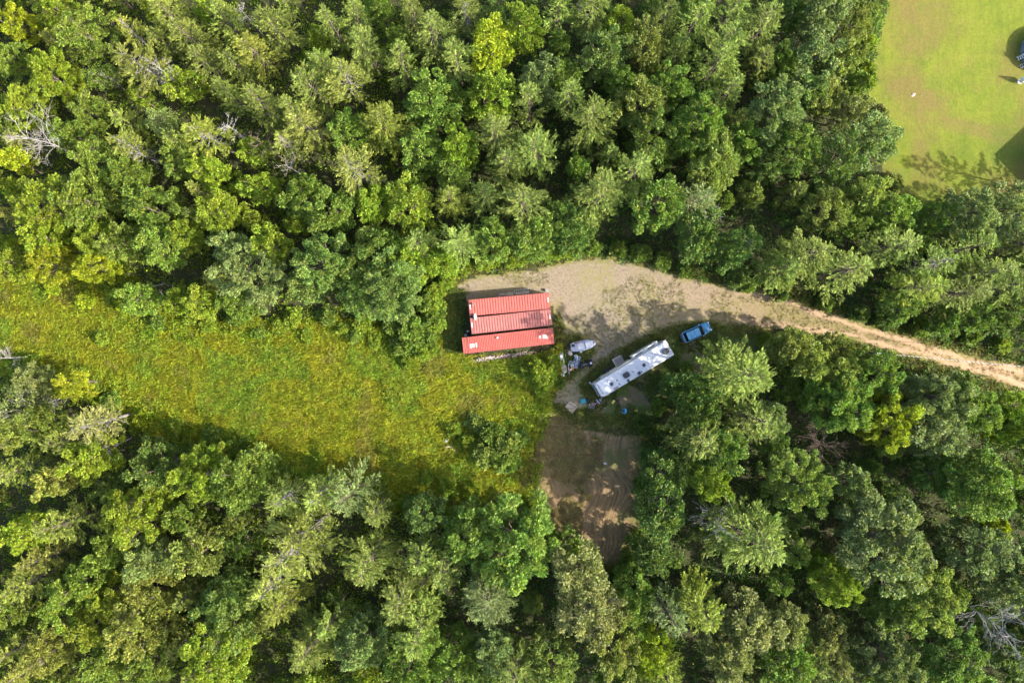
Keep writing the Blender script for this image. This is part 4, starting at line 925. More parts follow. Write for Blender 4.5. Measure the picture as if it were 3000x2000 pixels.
# front is at -x: rounded nose
secs = [(-Lr / 2, 1.9, 0.6, 2.6), (-Lr / 2 + 0.06, 2.2, 0.45, 3.0), (-Lr / 2 + 0.35, 2.44, 0.4, 3.3), (-Lr / 2 + 0.9, Wr, 0.4, 3.42), (0, Wr, 0.4, hz), (Lr / 2 - 0.15, Wr, 0.4, hz), (Lr / 2, Wr - 0.1, 0.5, hz - 0.12)]
m = MB(); m.loft([rv_ring(*s) for s in secs]); m.build('body', RVC, RV)
m = MB(); pts = rounded_rect(Lr - 0.75, Wr - 0.12, 0.2, 4); m.loft([[(x + 0.3, y, hz - 0.03) for x, y in pts], [(x + 0.3, y, hz + 0.02) for x, y in pts], [(x * 0.985 + 0.3, y * 0.95, hz + 0.05) for x, y in pts]]); roof = m.build('roof', RVW, RV)
m = MB(); pts = rounded_rect(1.1, Wr - 0.2, 0.45, 5); m.loft([[(x - Lr / 2 + 0.62, y, 3.2) for x, y in pts], [(x - Lr / 2 + 0.62, y, 3.40) for x, y in pts], [(x * 0.9 - Lr / 2 + 0.66, y * 0.95, 3.47) for x, y in pts]]); cap = m.build('nose_cap', RVW, RV, True)
m = MB(); m.box((-Lr / 2 + 0.42, 0, 3.478), (0.07, 1.7, 0.02)); m.build('marker_strip', DARKM, cap)
for t in (-1, 1):
    m = MB(); m.box((-Lr / 2 - 0.03, t * 0.53, 2.05), (0.06, 1.0, 1.05)); m.build('windshield', GLASS, RV)
    a = MB(); a.tube([(-Lr / 2 + 0.2, t * 1.2, 2.6), (-Lr / 2 - 0.25, t * 1.45, 2.65), (-Lr / 2 - 0.3, t * 1.5, 2.3)], 0.03, 6); mr = a.build('mirror_arm', LAV, RV)
    a = MB(); a.rbox((-Lr / 2 - 0.3, t * 1.5, 2.15), (0.22, 0.3, 0.48), 0.06); a.build('mirror_head', LBLUE if False else LAV, mr)
    h_ = MB(); h_.box((-Lr / 2 + 0.02, t * 0.85, 0.95), (0.1, 0.35, 0.2)); h_.build('headlight', plain('lamp_glass', (0.6, 0.62, 0.65), 0.15), RV)
    for wx in (-Lr / 2 + 1.3, Lr / 2 - 3.6, Lr / 2 - 2.5):
        w_ = MB(); w_.cyl((wx, t * 1.22, 0.5), (wx, t * 0.92, 0.5), 0.5, n=20); wo = w_.build('wheel', RUBBER, RV)
        w_ = MB(); w_.cyl((wx, t * 1.235, 0.5), (wx, t * 1.2, 0.5), 0.27, n=14); w_.build('rim', CHROME, wo)
m = MB(); m.box((-Lr / 2 + 0.0, 0, 0.55), (0.25, 2.3, 0.3)); m.build('bumper', LAV, RV, bevel=0.03)
m = MB(); m.box((Lr / 2 + 0.05, 0, 0.55), (0.2, 2.3, 0.25)); m.build('bumper', DARKM, RV, bevel=0.03)
m = MB(); m.tube([(Lr / 2 + 0.12, 0.55, 0.7), (Lr / 2 + 0.12, 0.55, 3.3), (Lr / 2 - 0.05, 0.55, hz + 0.12), (Lr / 2 - 0.4, 0.55, hz + 0.12)], 0.02, 6); m.tube([(Lr / 2 + 0.12, 0.95, 0.7), (Lr / 2 + 0.12, 0.95, 3.3), (Lr / 2 - 0.05, 0.95, hz + 0.12), (Lr / 2 - 0.4, 0.95, hz + 0.12)], 0.02, 6)
for k in range(8): m.cyl((Lr / 2 + 0.12, 0.55, 0.9 + k * 0.3), (Lr / 2 + 0.12, 0.95, 0.9 + k * 0.3), 0.016, n=5)
m.build('roof_ladder', CHROME, RV)
# slide-out on the drive side, its flat top a little below the roof
m = MB(); m.rbox((Lr / 2 - 3.35, Wr / 2 + 0.22, 1.95), (4.4, 0.75, 2.2), 0.04); so = m.build('slide_out', RVC, RV)
m = MB(); m.box((Lr / 2 - 3.35, Wr / 2 + 0.2, 3.06), (4.5, 0.85, 0.05)); m.build('slide_roof', plain('grey_slide_top', (0.42, 0.41, 0.38)), so)
for x0, w_ in ((-2.35, 1.2), (-4.45, 1.25)):
    m = MB(); m.box((Lr / 2 + x0, Wr / 2 + 0.26, 3.1), (w_, 0.13, 0.05)); m.build('slot_vent', BLACK, so)
    m = MB(); m.box((Lr / 2 + x0, Wr / 2 + 0.602, 2.2), (w_, 0.02, 0.6)); m.build('window', GLASS, so)
m = MB(); m.rbox((-2.3, Wr / 2 + 0.10, 2.0), (5.2, 0.28, 1.7), 0.04); s2 = m.build('slide_out', RVC, RV)
m = MB(); m.cyl((-4.9, Wr / 2 + 0.16, 3.2), (1.2, Wr / 2 + 0.16, 3.2), 0.085, n=10); aw = m.build('awning_roll', plain('beige_awning', (0.46, 0.42, 0.34)), RV, True)
for x in (-4.9, 1.2):
    m = MB(); m.box((x, Wr / 2 + 0.2, 2.2), (0.06, 0.06, 2.0)); m.build('awning_arm', ALU, aw)
for x, w_ in ((-5.3, 0.8), (-3.7, 1.0), (-1.4, 0.9), (1.55, 0.5)):
    m = MB(); m.box((x, Wr / 2 + (0.245 if -4.9 < x < 0.3 else 0.012), 2.1), (w_, 0.02, 0.62)); m.build('window', GLASS, RV)
    m = MB(); m.box((x, -Wr / 2 - 0.012, 2.1), (w_, 0.02, 0.62)); m.build('window', GLASS, RV)
m = MB(); m.box((0.85, Wr / 2 + 0.012, 1.5), (0.68, 0.02, 1.9)); dr = m.build('door', RVW, RV)
m = MB(); m.box((1.08, Wr / 2 + 0.03, 1.45), (0.06, 0.03, 0.14)); m.build('handle', DARKM, dr)
def rv_loc(px, py, z):
    p = W(px, py, z) - RV.location; c_, s_ = math.cos(-rz), math.sin(-rz); return (p.x * c_ - p.y * s_, p.x * s_ + p.y * c_)
zr = hz + 0.05
def roof_box(name, px, py, sx, sy, sz, mat, rr=0.08, top=0.9):
    x, y = rv_loc(px, py, zr + sz); m = MB(); m.rbox((x, y, zr + sz / 2 - 0.01), (sx, sy, sz), rr, 4, 0, top); return m.build(name, mat, RV)
ACM = plain('charcoal_plastic_shroud', (0.035, 0.035, 0.042), 0.5); VENTM = plain('smoked_vent_lid', (0.05, 0.045, 0.06), 0.35)
for px, py in ((1836, 1098.5), (1951, 1029)):
    a = roof_box('air_conditioner', px, py, 0.98, 0.78, 0.3, ACM, 0.22, 0.8)
for px, py in ((1887, 1069), (1873, 1093), (1792, 1125)): roof_box('roof_vent', px, py, 0.46, 0.46, 0.12, VENTM, 0.03, 0.95)
x, y = rv_loc(1841, 1114.5, zr); m = MB(); m.lathe((x, y, zr - 0.01), [(0.2, 0), (0.22, 0.1), (0.17, 0.22), (0.02, 0.25)], 18); m.build('satellite_dome', plain('slate_dome', (0.07, 0.08, 0.11), 0.4), RV, True)
for px, py in ((1854, 1089), (1807.5, 1114), (1814.5, 1125), (1880, 1089), (1961.5, 1021)):
    x, y = rv_loc(px, py, zr); m = MB(); m.cyl((x, y, zr - 0.02), (x, y, zr + 0.12), 0.06, n=10); m.lathe((x, y, zr + 0.12), [(0.09, 0), (0.09, 0.03), (0.03, 0.05)], 10); m.build('vent_pipe', ACM, RV)
x, y = rv_loc(1805, 1137, zr); m = MB(); m.box((x, y, zr + 0.012), (0.75, 0.36, 0.03)); m.build('patch_panel', plain('brown_patch', (0.26, 0.22, 0.19)), RV)
x, y = rv_loc(1946, 1000, zr); m = MB(); m.rbox((x, y, zr + 0.1), (0.5, 0.3, 0.2), 0.1); m.build('tail_fairing', LAV, RV)

# steps and covered grill beside the motorhome
p = W(1812, 1061, 0.3); ST = empty('wooden_steps', (p.x, p.y, 0), R(28), 'wooden porch steps with two pale handrails at the motorhome door', 'steps')
for i in range(9): m = MB(); m.box((0, -0.45 + i * 0.115, 0.5), (1.25, 0.095, 0.035)); m.build('board', plain('mauve_grey_plank', (0.36, 0.29, 0.27), 0.85), ST)
m = MB(); m.box((0, 0.72, 0.26), (1.25, 0.3, 0.035)); m.build('tread', WOODG, ST)
for s in (-1, 1):
    m = MB(); m.box((s * 0.66, 0.05, 0.25), (0.05, 1.15, 0.5)); m.build('stringer', WOODG, ST)
    m = MB(); m.box((s * 0.68, 0.12, 1.25), (0.07, 1.45, 0.05)); ra = m.build('handrail', plain('pale_rail_wood', (0.58, 0.52, 0.47)), ST)
    for yy in (-0.5, 0.75):
        m = MB(); m.box((s * 0.68, yy, 0.62), (0.07, 0.07, 1.22)); m.build('post', plain('pale_rail_wood', (0.58, 0.52, 0.47)), ra)
p = W(1780, 1085, 0.4); GR = empty('covered_grill', (p.x, p.y, 0), R(30), 'black covered grill beside the motorhome steps', 'grill')
m = MB(); m.rbox((0, 0, 0.55), (1.35, 0.7, 0.5), 0.1, 3, 0, 0.9); m.build('cover', BLACK, GR); m = MB(); m.lathe((0, 0, 0.8), [(0.3, 0), (0.28, 0.12), (0.15, 0.2), (0.01, 0.22)], 16); m.build('hood', BLACK, GR, True)
for sx in (-1, 1):
    for sy in (-1, 1): m = MB(); m.cyl((sx * 0.55, sy * 0.26, 0), (sx * 0.55, sy * 0.26, 0.32), 0.03, n=6); m.build('leg', DARKM, GR)

# ------------------------------------------------------------------ blue car
def car_blue():
    m, nt, out = new_mat('blue_car_paint'); v = obj_pos(nt); n1 = noise(nt, v, 1.2, 4)
    c = ramp(nt, n1, [(0.3, (0.035, 0.19, 0.36)), (0.7, (0.06, 0.27, 0.48))]); p = principled(nt, out, c, 0.28, 0.1, None, 0.5); p.inputs['Coat Weight'].default_value = 0.6; return m
CARB = car_blue(); ca = W(2001, 991, 0.8); cb = W(2081.5, 954.5, 0.8); p = (ca + cb) / 2; CAR = empty('car', (p.x, p.y, 0), math.atan2(cb.y - ca.y, cb.x - ca.x), 'blue estate car with dark windows parked under the trees by the drive', 'car'); CAR.scale = (0.94, 0.94, 0.96)
def car_ring(x, w, z0, z1, e=0.10):
    h = w / 2; pts = [(-h * 0.94, z0), (-h, z0 + 0.18), (-h, z1 - e), (-h + e, z1), (h - e, z1), (h, z1 - e), (h, z0 + 0.18), (h * 0.94, z0)]
    return [(x, y, z) for y, z in pts]
Lc = 4.9
m = MB(); m.loft([car_ring(*s) for s in [(-2.42, 1.55, 0.42, 0.72), (-2.36, 1.72, 0.32, 0.95), (-2.1, 1.84, 0.28, 1.02), (0.9, 1.86, 0.26, 1.0), (1.35, 1.84, 0.26, 0.98), (2.1, 1.74, 0.3, 0.86), (2.36, 1.52, 0.36, 0.74), (2.44, 1.2, 0.42, 0.64)]]); m.build('body', CARB, CAR, True)
m = MB(); m.loft([car_ring(x, w, 0.97, z, 0.08) for x, w, z in [(-2.18, 1.56, 0.99), (-1.86, 1.5, 1.56), (0.25, 1.5, 1.6), (1.02, 1.62, 1.0)]]); m.build('cabin_glass', GLASS, CAR)
m = MB(); pts = rounded_rect(2.2, 1.34, 0.16, 4); m.loft([[(x - 0.76, y, 1.575) for x, y in pts], [(x - 0.76, y, 1.615) for x, y in pts], [(x * 0.97 - 0.76, y * 0.95, 1.64) for x, y in pts]]); rf = m.build('roof', CARB, CAR)
for x in (-1.24, -0.5): m = MB(); m.box((x, 0, 1.643), (0.05, 1.22, 0.012)); m.build('roof_seam', plain('navy_trim', (0.012, 0.05, 0.13), 0.4), rf)
for s in (-1, 1):
    m = MB(); m.tube([(-1.8, s * 0.66, 1.66), (0.2, s * 0.66, 1.68)], 0.02, 6); m.build('roof_rail', DARKM, CAR)
    for x in (-1.15, -0.1): m = MB(); m.box((x, s * 0.765, 1.3), (0.07, 0.05, 0.56)); m.build('door_pillar', CARB, CAR)
m = MB(); pts = rounded_rect(1.15, 1.5, 0.22, 4); m.loft([[(x + 1.68, y * (1 - 0.06 * x), 0.98 - 0.09 * (x + 0.57)) for x, y in pts], [(x * 0.94 + 1.68, y * 0.92 * (1 - 0.06 * x), 1.025 - 0.09 * (x + 0.57)) for x, y in pts]]); m.build('bonnet', CARB, CAR, True)
m = MB(); m.box((1.03, 0, 1.01), (0.1, 1.5, 0.03)); m.build('wiper_cowl', plain('dark_red_brown_trim', (0.09, 0.035, 0.03)), CAR)
m = MB(); m.rbox((2.46, 0, 0.52), (0.16, 1.6, 0.24), 0.06); m.build('bumper', DARKM, CAR); m = MB(); m.rbox((-2.5, 0, 0.55), (0.24, 1.72, 0.28), 0.06); m.build('bumper', plain('grey_bumper', (0.10, 0.105, 0.12)), CAR)
for s in (-1, 1):
    m = MB(); m.box((-2.38, s * 0.78, 0.86), (0.1, 0.2, 0.22)); m.build('tail_light', plain('red_lamp', (0.5, 0.02, 0.02), 0.25), CAR)
    m = MB(); m.rbox((2.36, s * 0.62, 0.72), (0.16, 0.32, 0.14), 0.05); m.build('headlight', plain('lamp_glass', (0.6, 0.62, 0.65), 0.15), CAR)
    m = MB(); m.rbox((0.78, s * 1.0, 1.05), (0.16, 0.2, 0.14), 0.05); m.build('side_mirror', CARB, CAR)
    for x in (-1.5, 1.5):
        m = MB(); m.cyl((x, s * 0.93, 0.34), (x, s * 0.70, 0.34), 0.34, n=20); w_ = m.build('wheel', RUBBER, CAR)
        m = MB(); m.cyl((x, s * 0.945, 0.34), (x, s * 0.9, 0.34), 0.21, n=14); m.build('rim', CHROME, w_)

# ------------------------------------------------------------------ boat and junk
p = W(1707, 1011.5, 0.8); BO = empty('small_boat', (p.x, p.y, 0), R(11), 'weathered pale motorboat on the grass right of the containers', 'boat')
def boat_ring(x, w, z0, z1):
    h = w / 2; return [(x, y, z) for y, z in [(-h, z1), (-h * 0.92, z1 * 0.55 + z0 * 0.45), (-h * 0.55, z0 + 0.1), (0, z0), (h * 0.55, z0 + 0.1), (h * 0.92, z1 * 0.55 + z0 * 0.45), (h, z1)]]
m = MB(); m.loft([boat_ring(*s) for s in [(-1.8, 1.1, 0.3, 0.82), (-1.0, 1.42, 0.25, 0.86), (0.2, 1.5, 0.25, 0.9), (1.1, 1.2, 0.32, 0.96), (1.65, 0.75, 0.45, 1.02), (1.9, 0.4, 0.7, 1.05)]]); m.build('hull', LAV, BO, True)
m = MB(); pts = [(-1.85, -0.58), (-1.0, -0.76), (0.2, -0.8), (1.1, -0.65), (1.7, -0.42), (1.98, -0.2), (1.98, 0.2), (1.7, 0.42), (1.1, 0.65), (0.2, 0.8), (-1.0, 0.76), (-1.85, 0.58)]
m.loft([[(x, y, 0.86 + 0.1 * max(0, x) / 2) for x, y in pts], [(x, y, 0.93 + 0.1 * max(0, x) / 2) for x, y in pts]]); dk = m.build('deck', plain('blue_grey_deck', (0.26, 0.29, 0.36), 0.5), BO)
m = MB(); m.rbox((1.0, -0.05, 1.02), (1.1, 0.85, 0.08), 0.1); m.build('foredeck_pad', LGREY, BO)
m = MB(); m.box((-0.25, -0.05, 0.99), (1.0, 0.8, 0.12)); m.build('cover_board', LGREY, BO); m = MB(); m.box((-0.95, -0.08, 0.97), (0.45, 0.8, 0.08)); m.build('seat', LAV, BO)
m = MB(); m.box((-0.2, 0.58, 0.945), (2.0, 0.3, 0.03)); m.build('shaded_inside_strip', plain('brown_inside_shade', (0.15, 0.09, 0.075)), BO)  # flat brown strip: shade on the hull's inner side, put into colour
m = MB(); m.rbox((-1.45, 0.25, 1.1), (0.42, 0.4, 0.36), 0.08); m.build('outboard_cowl', BLACK, BO)
m = MB(); m.box((0.35, 0.0, 1.12), (0.05, 1.1, 0.24)); m.build('windscreen', plain('hazy_screen', (0.35, 0.38, 0.45), 0.2), BO)
for x in (-1.1, 0.9): m = MB(); m.box((x, 0, 0.14), (0.16, 1.1, 0.28)); m.build('support_block', WOODB, BO)
m = MB(); m.box((0, 0, 0.15), (0.4, 0.32, 0.3)); o = m.build('concrete_block', LGREY, None, bevel=0.02); o.location = W(1702, 1030); o.rotation_euler = (0, 0, 0.2); tag(o, 'pale block on the grass below the boat', 'block')
tyre(1681, 1032.5, 0.27, 0.10, 'black tyre below the stern of the boat'); blob('flat_stone', W(1670, 1034), (0.72, 0.85, 0.4), plain('beige_stone', (0.36, 0.33, 0.28), 0.9), 'flat beige stone left of the black tyre', 'stone', 12, 0.4, 0.12)
# covered machine with pole
p = W(1644, 1050); MA = empty('covered_machine', (p.x, p.y, 0), R(97), 'long grey covered machine left of the junk heap', 'machine')
m = MB(); m.loft([[(x, y * w_, z * hh + 0.1) for y, z in [(-0.5, 0), (-0.5, 0.55), (-0.3, 0.95), (0, 1.0), (0.3, 0.95), (0.5, 0.55), (0.5, 0)]] for x, w_, hh in [(-1.05, 0.5, 0.4), (-0.9, 0.75, 0.62), (-0.2, 0.85, 0.72), (0.4, 0.8, 0.85), (0.85, 0.7, 0.6), (1.05, 0.4, 0.35)]]); m.build('cover', plain('silver_grey_tarp', (0.36, 0.36, 0.39), 0.55, wear=0.3), MA, True)
m = MB(); m.box((0.2, 0.0, 0.98), (0.7, 0.3, 0.06)); m.build('seat_pad', LGREY, MA)
for x in (-0.7, 0.7): m = MB(); m.cyl((x, -0.4, 0.16), (x, 0.4, 0.16), 0.16, n=12); m.build('wheel', RUBBER, MA)
def pole(px0, py0, px1, py1, z0, z1, r, mat, label):
    a = W(px0, py0, z0); b = W(px1, py1, z1); m = MB(); m.tube([Vector((0, 0, 0)), (b - a) * 0.5 + Vector((0, 0, -0.02)), b - a], [r, r, r * 0.9], 8); m.torus((b - a) * 0.98, r * 1.2, r * 0.4, 8, 5)
    o = m.build('metal_pole', mat); o.location = a; return tag(o, label, 'pole')
pole(1647.5, 1022, 1651, 1057, 0.12, 1.05, 0.045, CHROME, 'pale metal pole lying over the grey covered machine'); pole(1667.5, 1097, 1665.5, 1066, 0.05, 0.6, 0.035, WHITE, 'white pole leaning beside the wheelbarrow')
p = W(1652, 1080); WB = empty('wheelbarrow', (p.x, p.y, 0), R(98), 'black wheelbarrow with pale tray by the bushes', 'wheelbarrow')
m = MB(); m.loft([[(x * 0.55 , y * 0.55, 0.32) for x, y in rounded_rect(1.3, 0.8, 0.3, 4)], [(x, y, 0.62) for x, y in rounded_rect(1.3, 0.8, 0.36, 4)], [(x * 0.94, y * 0.92, 0.62) for x, y in rounded_rect(1.3, 0.8, 0.36, 4)], [(x * 0.5, y * 0.5, 0.36) for x, y in rounded_rect(1.3, 0.8, 0.3, 4)]]); m.build('tray', plain('beige_tray', (0.40, 0.36, 0.31)), WB, True)
m = MB(); m.torus((0.85, 0, 0.2), 0.15, 0.05, 16, 6, Matrix.Rotation(R(90), 4, 'X')); m.build('wheel', RUBBER, WB, True)
for s in (-1, 1):
    m = MB(); m.tube([(0.85, s * 0.08, 0.2), (0.1, s * 0.3, 0.33), (-1.15, s * 0.34, 0.55)], 0.022, 6); m.build('handle', BLACK, WB); m = MB(); m.tube([(-0.3, s * 0.3, 0.38), (-0.45, s * 0.32, 0.0)], 0.02, 6); m.build('leg', DARKM, WB)
def crate(px, py, sx, sy, sz, mat, label, rz=0.0, name='box', cat='box', lidm=None):
    p = W(px, py); o = empty(name, (p.x, p.y, 0), rz, label, cat); t = 0.025
    m = MB(); m.box((0, 0, t / 2), (sx, sy, t))
    for s in (-1, 1): m.box((s * (sx / 2 - t / 2), 0, sz / 2 + t / 2), (t, sy - 0.004, sz - t)); m.box((0, s * (sy / 2 - t / 2), sz / 2 + t / 2), (sx - 2 * t - 0.004, t, sz - t))
    m.build('bin', mat, o)
    m = MB(); m.rbox((0, 0, sz + 0.03), (sx * 1.04, sy * 1.04, 0.05), 0.03); m.build('lid', lidm or mat, o); return o
crate(1648, 1097.5, 0.5, 0.42, 0.4, WHITE, 'white box at the lower end of the junk heap', 0.15); crate(1678, 1077, 0.42, 0.4, 0.35, ORANGE, 'orange box in the junk heap', 0.6); crate(1675.5, 1070.5, 0.45, 0.32, 0.35, LGREY, 'pale grey box in the junk heap', 0.6); crate(1671.5, 1082, 0.36, 0.3, 0.3, plain('salmon_plastic', (0.62, 0.36, 0.28)), 'small salmon pink box beside the orange box', 0.3)
bucket(1671.5, 1062.5, 0.6, 0.35, plain('pale_green_plastic', (0.40, 0.45, 0.42)), 'wide pale green tub in the junk heap', handle=False); bucket(1656, 1039.5, 0.28, 0.3, plain('mint_plastic', (0.35, 0.5, 0.46)), 'small mint green pail beside the covered machine')
# folded tarp with white pipe frame
r = np.random.default_rng(3); nx, ny = 9, 16; V = []; F = []
for i in range(nx):
    for j in range(ny): V.append(((i / (nx - 1) - 0.5) * 0.95, (j / (ny - 1) - 0.5) * 1.9, 0.15 + 0.3 * abs(math.sin(i * 0.9 + j * 0.5)) + r.uniform(0, 0.12) + 0.12 * math.cos(j * 0.8)))
for i in range(nx - 1):
    for j in range(ny - 1): a = i * ny + j; F.append((a, a + ny, a + ny + 1, a + 1))
me = bpy.data.meshes.new('tarp_sheet'); me.from_pydata(V, [], F); me.materials.append(plain('blue_grey_tarp', (0.20, 0.24, 0.31), 0.5, wear=0.35))
o = bpy.data.objects.new('crumpled_tarp', me); col.objects.link(o); p = W(1687.5, 1060); o.location = (p.x, p.y, 0); o.rotation_euler = (0, 0, R(-18)); sm = o.modifiers.new('thickness', 'SOLIDIFY'); sm.thickness = 0.02; tag(o, 'crumpled blue grey tarp heaped in the middle of the junk', 'tarp')
p = W(1688, 1050, 0.6); m = MB(); m.tube([(-0.35, 0.45, 0.5), (0.0, 0.55, 0.62), (0.25, 0.35, 0.66), (0.15, -0.1, 0.62), (0.05, -0.7, 0.5), (-0.1, -0.95, 0.3)], 0.05, 8); m.tube([(0.25, 0.35, 0.66), (-0.1, 0.2, 0.68), (-0.35, 0.45, 0.5)], 0.045, 8); o = m.build('white_pipe', WHITE, None, True); o.location = (p.x, p.y, 0); tag(o, 'bent white plastic pipe lying on the crumpled tarp', 'pipe')
# quad bike
p = W(1717, 1066, 0.5); Q = empty('quad_bike', (p.x, p.y, 0), R(12), 'black quad bike right of the junk heap', 'quad bike')
m = MB(); m.loft([[(x, y * w_, 0.42 + z * hh) for y, z in [(-0.5, 0), (-0.5, 0.6), (-0.2, 1), (0.2, 1), (0.5, 0.6), (0.5, 0)]] for x, w_, hh in [(-0.95, 0.5, 0.25), (-0.7, 0.75, 0.38), (-0.1, 0.45, 0.42), (0.4, 0.5, 0.5), (0.8, 0.8, 0.4), (1.0, 0.5, 0.25)]]); m.build('body', BLACK, Q)
m = MB(); m.rbox((-0.25, 0, 0.9), (0.75, 0.32, 0.12), 0.1); m.build('seat', plain('charcoal_vinyl', (0.05, 0.055, 0.06), 0.6), Q)
m = MB(); m.tube([(0.35, -0.42, 1.05), (0.5, -0.15, 1.0), (0.5, 0.15, 1.0), (0.35, 0.42, 1.05)], 0.022, 6); m.build('handlebar', DARKM, Q)
m = MB(); m.rbox((0.72, 0.0, 0.93), (0.3, 0.3, 0.1), 0.1); m.build('front_plate', LGREY, Q)
for x0 in (-0.75, 0.78):
    m = MB()
    for k in range(5): m.tube([(x0 - 0.22 + 0.11 * k, -0.38, 0.86), (x0 - 0.22 + 0.11 * k, 0.38, 0.86)], 0.012, 5)
    m.build('rack', DARKM, Q)
    for s in (-1, 1):
        m = MB(); m.cyl((x0 * 0.9, s * 0.56, 0.29), (x0 * 0.9, s * 0.32, 0.29), 0.29, n=18); w_ = m.build('wheel', RUBBER, Q); m = MB(); m.cyl((x0 * 0.9, s * 0.57, 0.29), (x0 * 0.9, s * 0.53, 0.29), 0.13, n=12); m.build('rim', CHROME, w_)
# litter bits
for i, (px, py, s, mt, lb) in enumerate([(1622.5, 1022, 0.36, plain('cyan_film', (0.35, 0.62, 0.68)), 'crumpled cyan plastic scrap off the corner of the lower container'), (1616.5, 1021, 0.22, WHITE, 'small white scrap left of the cyan scrap'), (1630, 1027.5, 0.22, LGREY, 'pale scrap right of the cyan scrap'),
        (1772, 1194.5, 0.3, plain('cream_scrap', (0.6, 0.56, 0.47)), 'pale scrap right of the toy bicycle'), (1772.5, 1357, 0.5, LGREY, 'white plastic scrap on the dirt yard'), (2675, 279, 0.7, plain('peach_card', (0.30, 0.23, 0.19)), 'pale flattened card on the mown lawn'), (1664, 1090, 0.2, YELLOW, 'small yellowish leafy scrap below the junk heap')]):
    o = blob('litter_scrap', W(px, py), (s, s * 0.6, 0.12), mt, lb, 'litter', 40 + i, random.uniform(0, 3), 0.4)
blob('debris_bag', W(1308, 1290), (0.9, 0.7, 0.6), LGREY, 'grey white bag at the left of the meadow bushes', 'bag', 61, 0.5, 0.35)
p = W(1322, 1312); o = empty('scrap_wood_heap', (p.x, p.y, 0), 0.4, 'heap of pinkish scrap boards beside the meadow bushes', 'scrap wood')
for i in range(12): m = MB(); m.box((random.gauss(0, 0.35), random.gauss(0, 0.35), 0.06 + 0.06 * i), (random.uniform(0.8, 1.6), 0.12, 0.04), random.uniform(0, 3)); m.build('board', random.choice([WOODP, WOODB, plain('salmon_board', (0.5, 0.30, 0.24))]), o)

# ------------------------------------------------------------------ pallet, toys and discs below the motorhome
p = W(1673.5, 1191.7); PA = empty('pallet', (p.x, p.y, 0), R(-39), 'pale wooden pallet lying on the grass below the junk', 'pallet')
for i in range(10): m = MB(); m.box((0, -0.585 + i * 0.13, 0.13), (1.5, 0.112, 0.022)); m.build('slat', WOODP, PA)
for x in (-0.7, 0, 0.7): m = MB(); m.box((x, 0, 0.065), (0.09, 1.28, 0.1)); m.build('bearer', WOODB, PA)
m = MB(); m.box((0.02, 0.33, 0.155), (1.35, 0.09, 0.03), R(13)); m.build('dark_bar', DARKM, PA)  # narrow dark bar across the slats
def toy_bike():
    p = W(1734, 1187, 0.2); o = empty('toy_bicycle', (p.x, p.y, 0), R(38), 'small pink and white child bicycle lying below the motorhome', 'bicycle')
    for x in (-0.38, 0.38):
        m = MB(); m.torus((x, 0, 0.09), 0.2, 0.028, 18, 6); w_ = m.build('tyre', plain('white_rubber', (0.55, 0.53, 0.55)), o, True); m = MB()
        for k in range(6): m.cyl((x, 0, 0.09), (x + 0.19 * math.cos(k * 1.047), 0.19 * math.sin(k * 1.047), 0.09), 0.008, n=4)
        m.build('spokes', CHROME, w_)
    m = MB(); m.tube([(-0.38, 0, 0.1), (-0.05, -0.16, 0.12), (0.28, 0.2, 0.14), (-0.18, 0.22, 0.12), (-0.05, -0.16, 0.12)], 0.024, 6); m.tube([(0.38, 0, 0.1), (0.26, 0.26, 0.14)], 0.024, 6); m.build('frame', PINK, o)
    m = MB(); m.rbox((-0.2, 0.3, 0.14), (0.2, 0.12, 0.08), 0.05); m.build('saddle', WHITE, o); m = MB(); m.tube([(0.12, 0.36, 0.16), (0.26, 0.3, 0.16), (0.42, 0.36, 0.16)], 0.018, 6); m.build('handlebar', LAV, o)
toy_bike()
bucket(1737, 1191, 0.5, 0.25, LAV, 'pale lavender basin beside the child bicycle', handle=False)
p = W(1747, 1181, 0.1); SC = empty('toy_scooter', (p.x, p.y, 0), R(40), 'pink toy scooter with blue handlebar lying below the motorhome', 'scooter')
m = MB(); m.tube([(-0.55, 0, 0.1), (0.35, 0, 0.12)], 0.045, 8); m.build('stem', PINK, SC); m = MB(); m.tube([(0.36, -0.42, 0.13), (0.36, 0.42, 0.13)], 0.06, 8); m.build('handlebar', plain('lilac_blue', (0.33, 0.42, 0.75)), SC); m = MB(); m.rbox((-0.6, 0.18, 0.1), (0.12, 0.5, 0.06), 0.04); m.build('deck', LAV, SC)
for yy in (-0.05, 0.42): m = MB(); m.cyl((-0.6, yy, 0.02), (-0.6, yy, 0.10), 0.08, n=12); m.build('wheel', RUBBER, SC)
crate(1707.5, 1174, 0.78, 0.72, 0.42, LAV, 'grey cooler box with a teal lid below the motorhome', 0.2, 'cooler_box', 'cooler', TEAL)
blob('black_bag', W(1721, 1171.5), (0.95, 0.6, 0.4), BLACK, 'black bag beside the teal lidded cooler', 'bag', 71, -0.5, 0.3)
p = W(1796, 1176.5); o = empty('toy_truck', (p.x, p.y, 0), R(60), 'small orange yellow toy truck below the front of the motorhome', 'toy')
m = MB(); m.rbox((0, 0, 0.2), (0.62, 0.36, 0.2), 0.05); m.build('tray', YELLOW, o); m = MB(); m.rbox((0.22, 0, 0.38), (0.2, 0.32, 0.18), 0.04); m.build('cab', plain('pale_yellow', (0.72, 0.55, 0.2)), o)
for x in (-0.2, 0.2):
    for s in (-1, 1): m = MB(); m.cyl((x, s * 0.2, 0.08), (x, s * 0.12, 0.08), 0.085, n=12); m.build('wheel', RUBBER, o)
p = W(1829, 1203); o = empty('blue_saucer', (p.x, p.y, 0), 0, 'round blue saucer sled lying on the grass below the motorhome', 'sled')
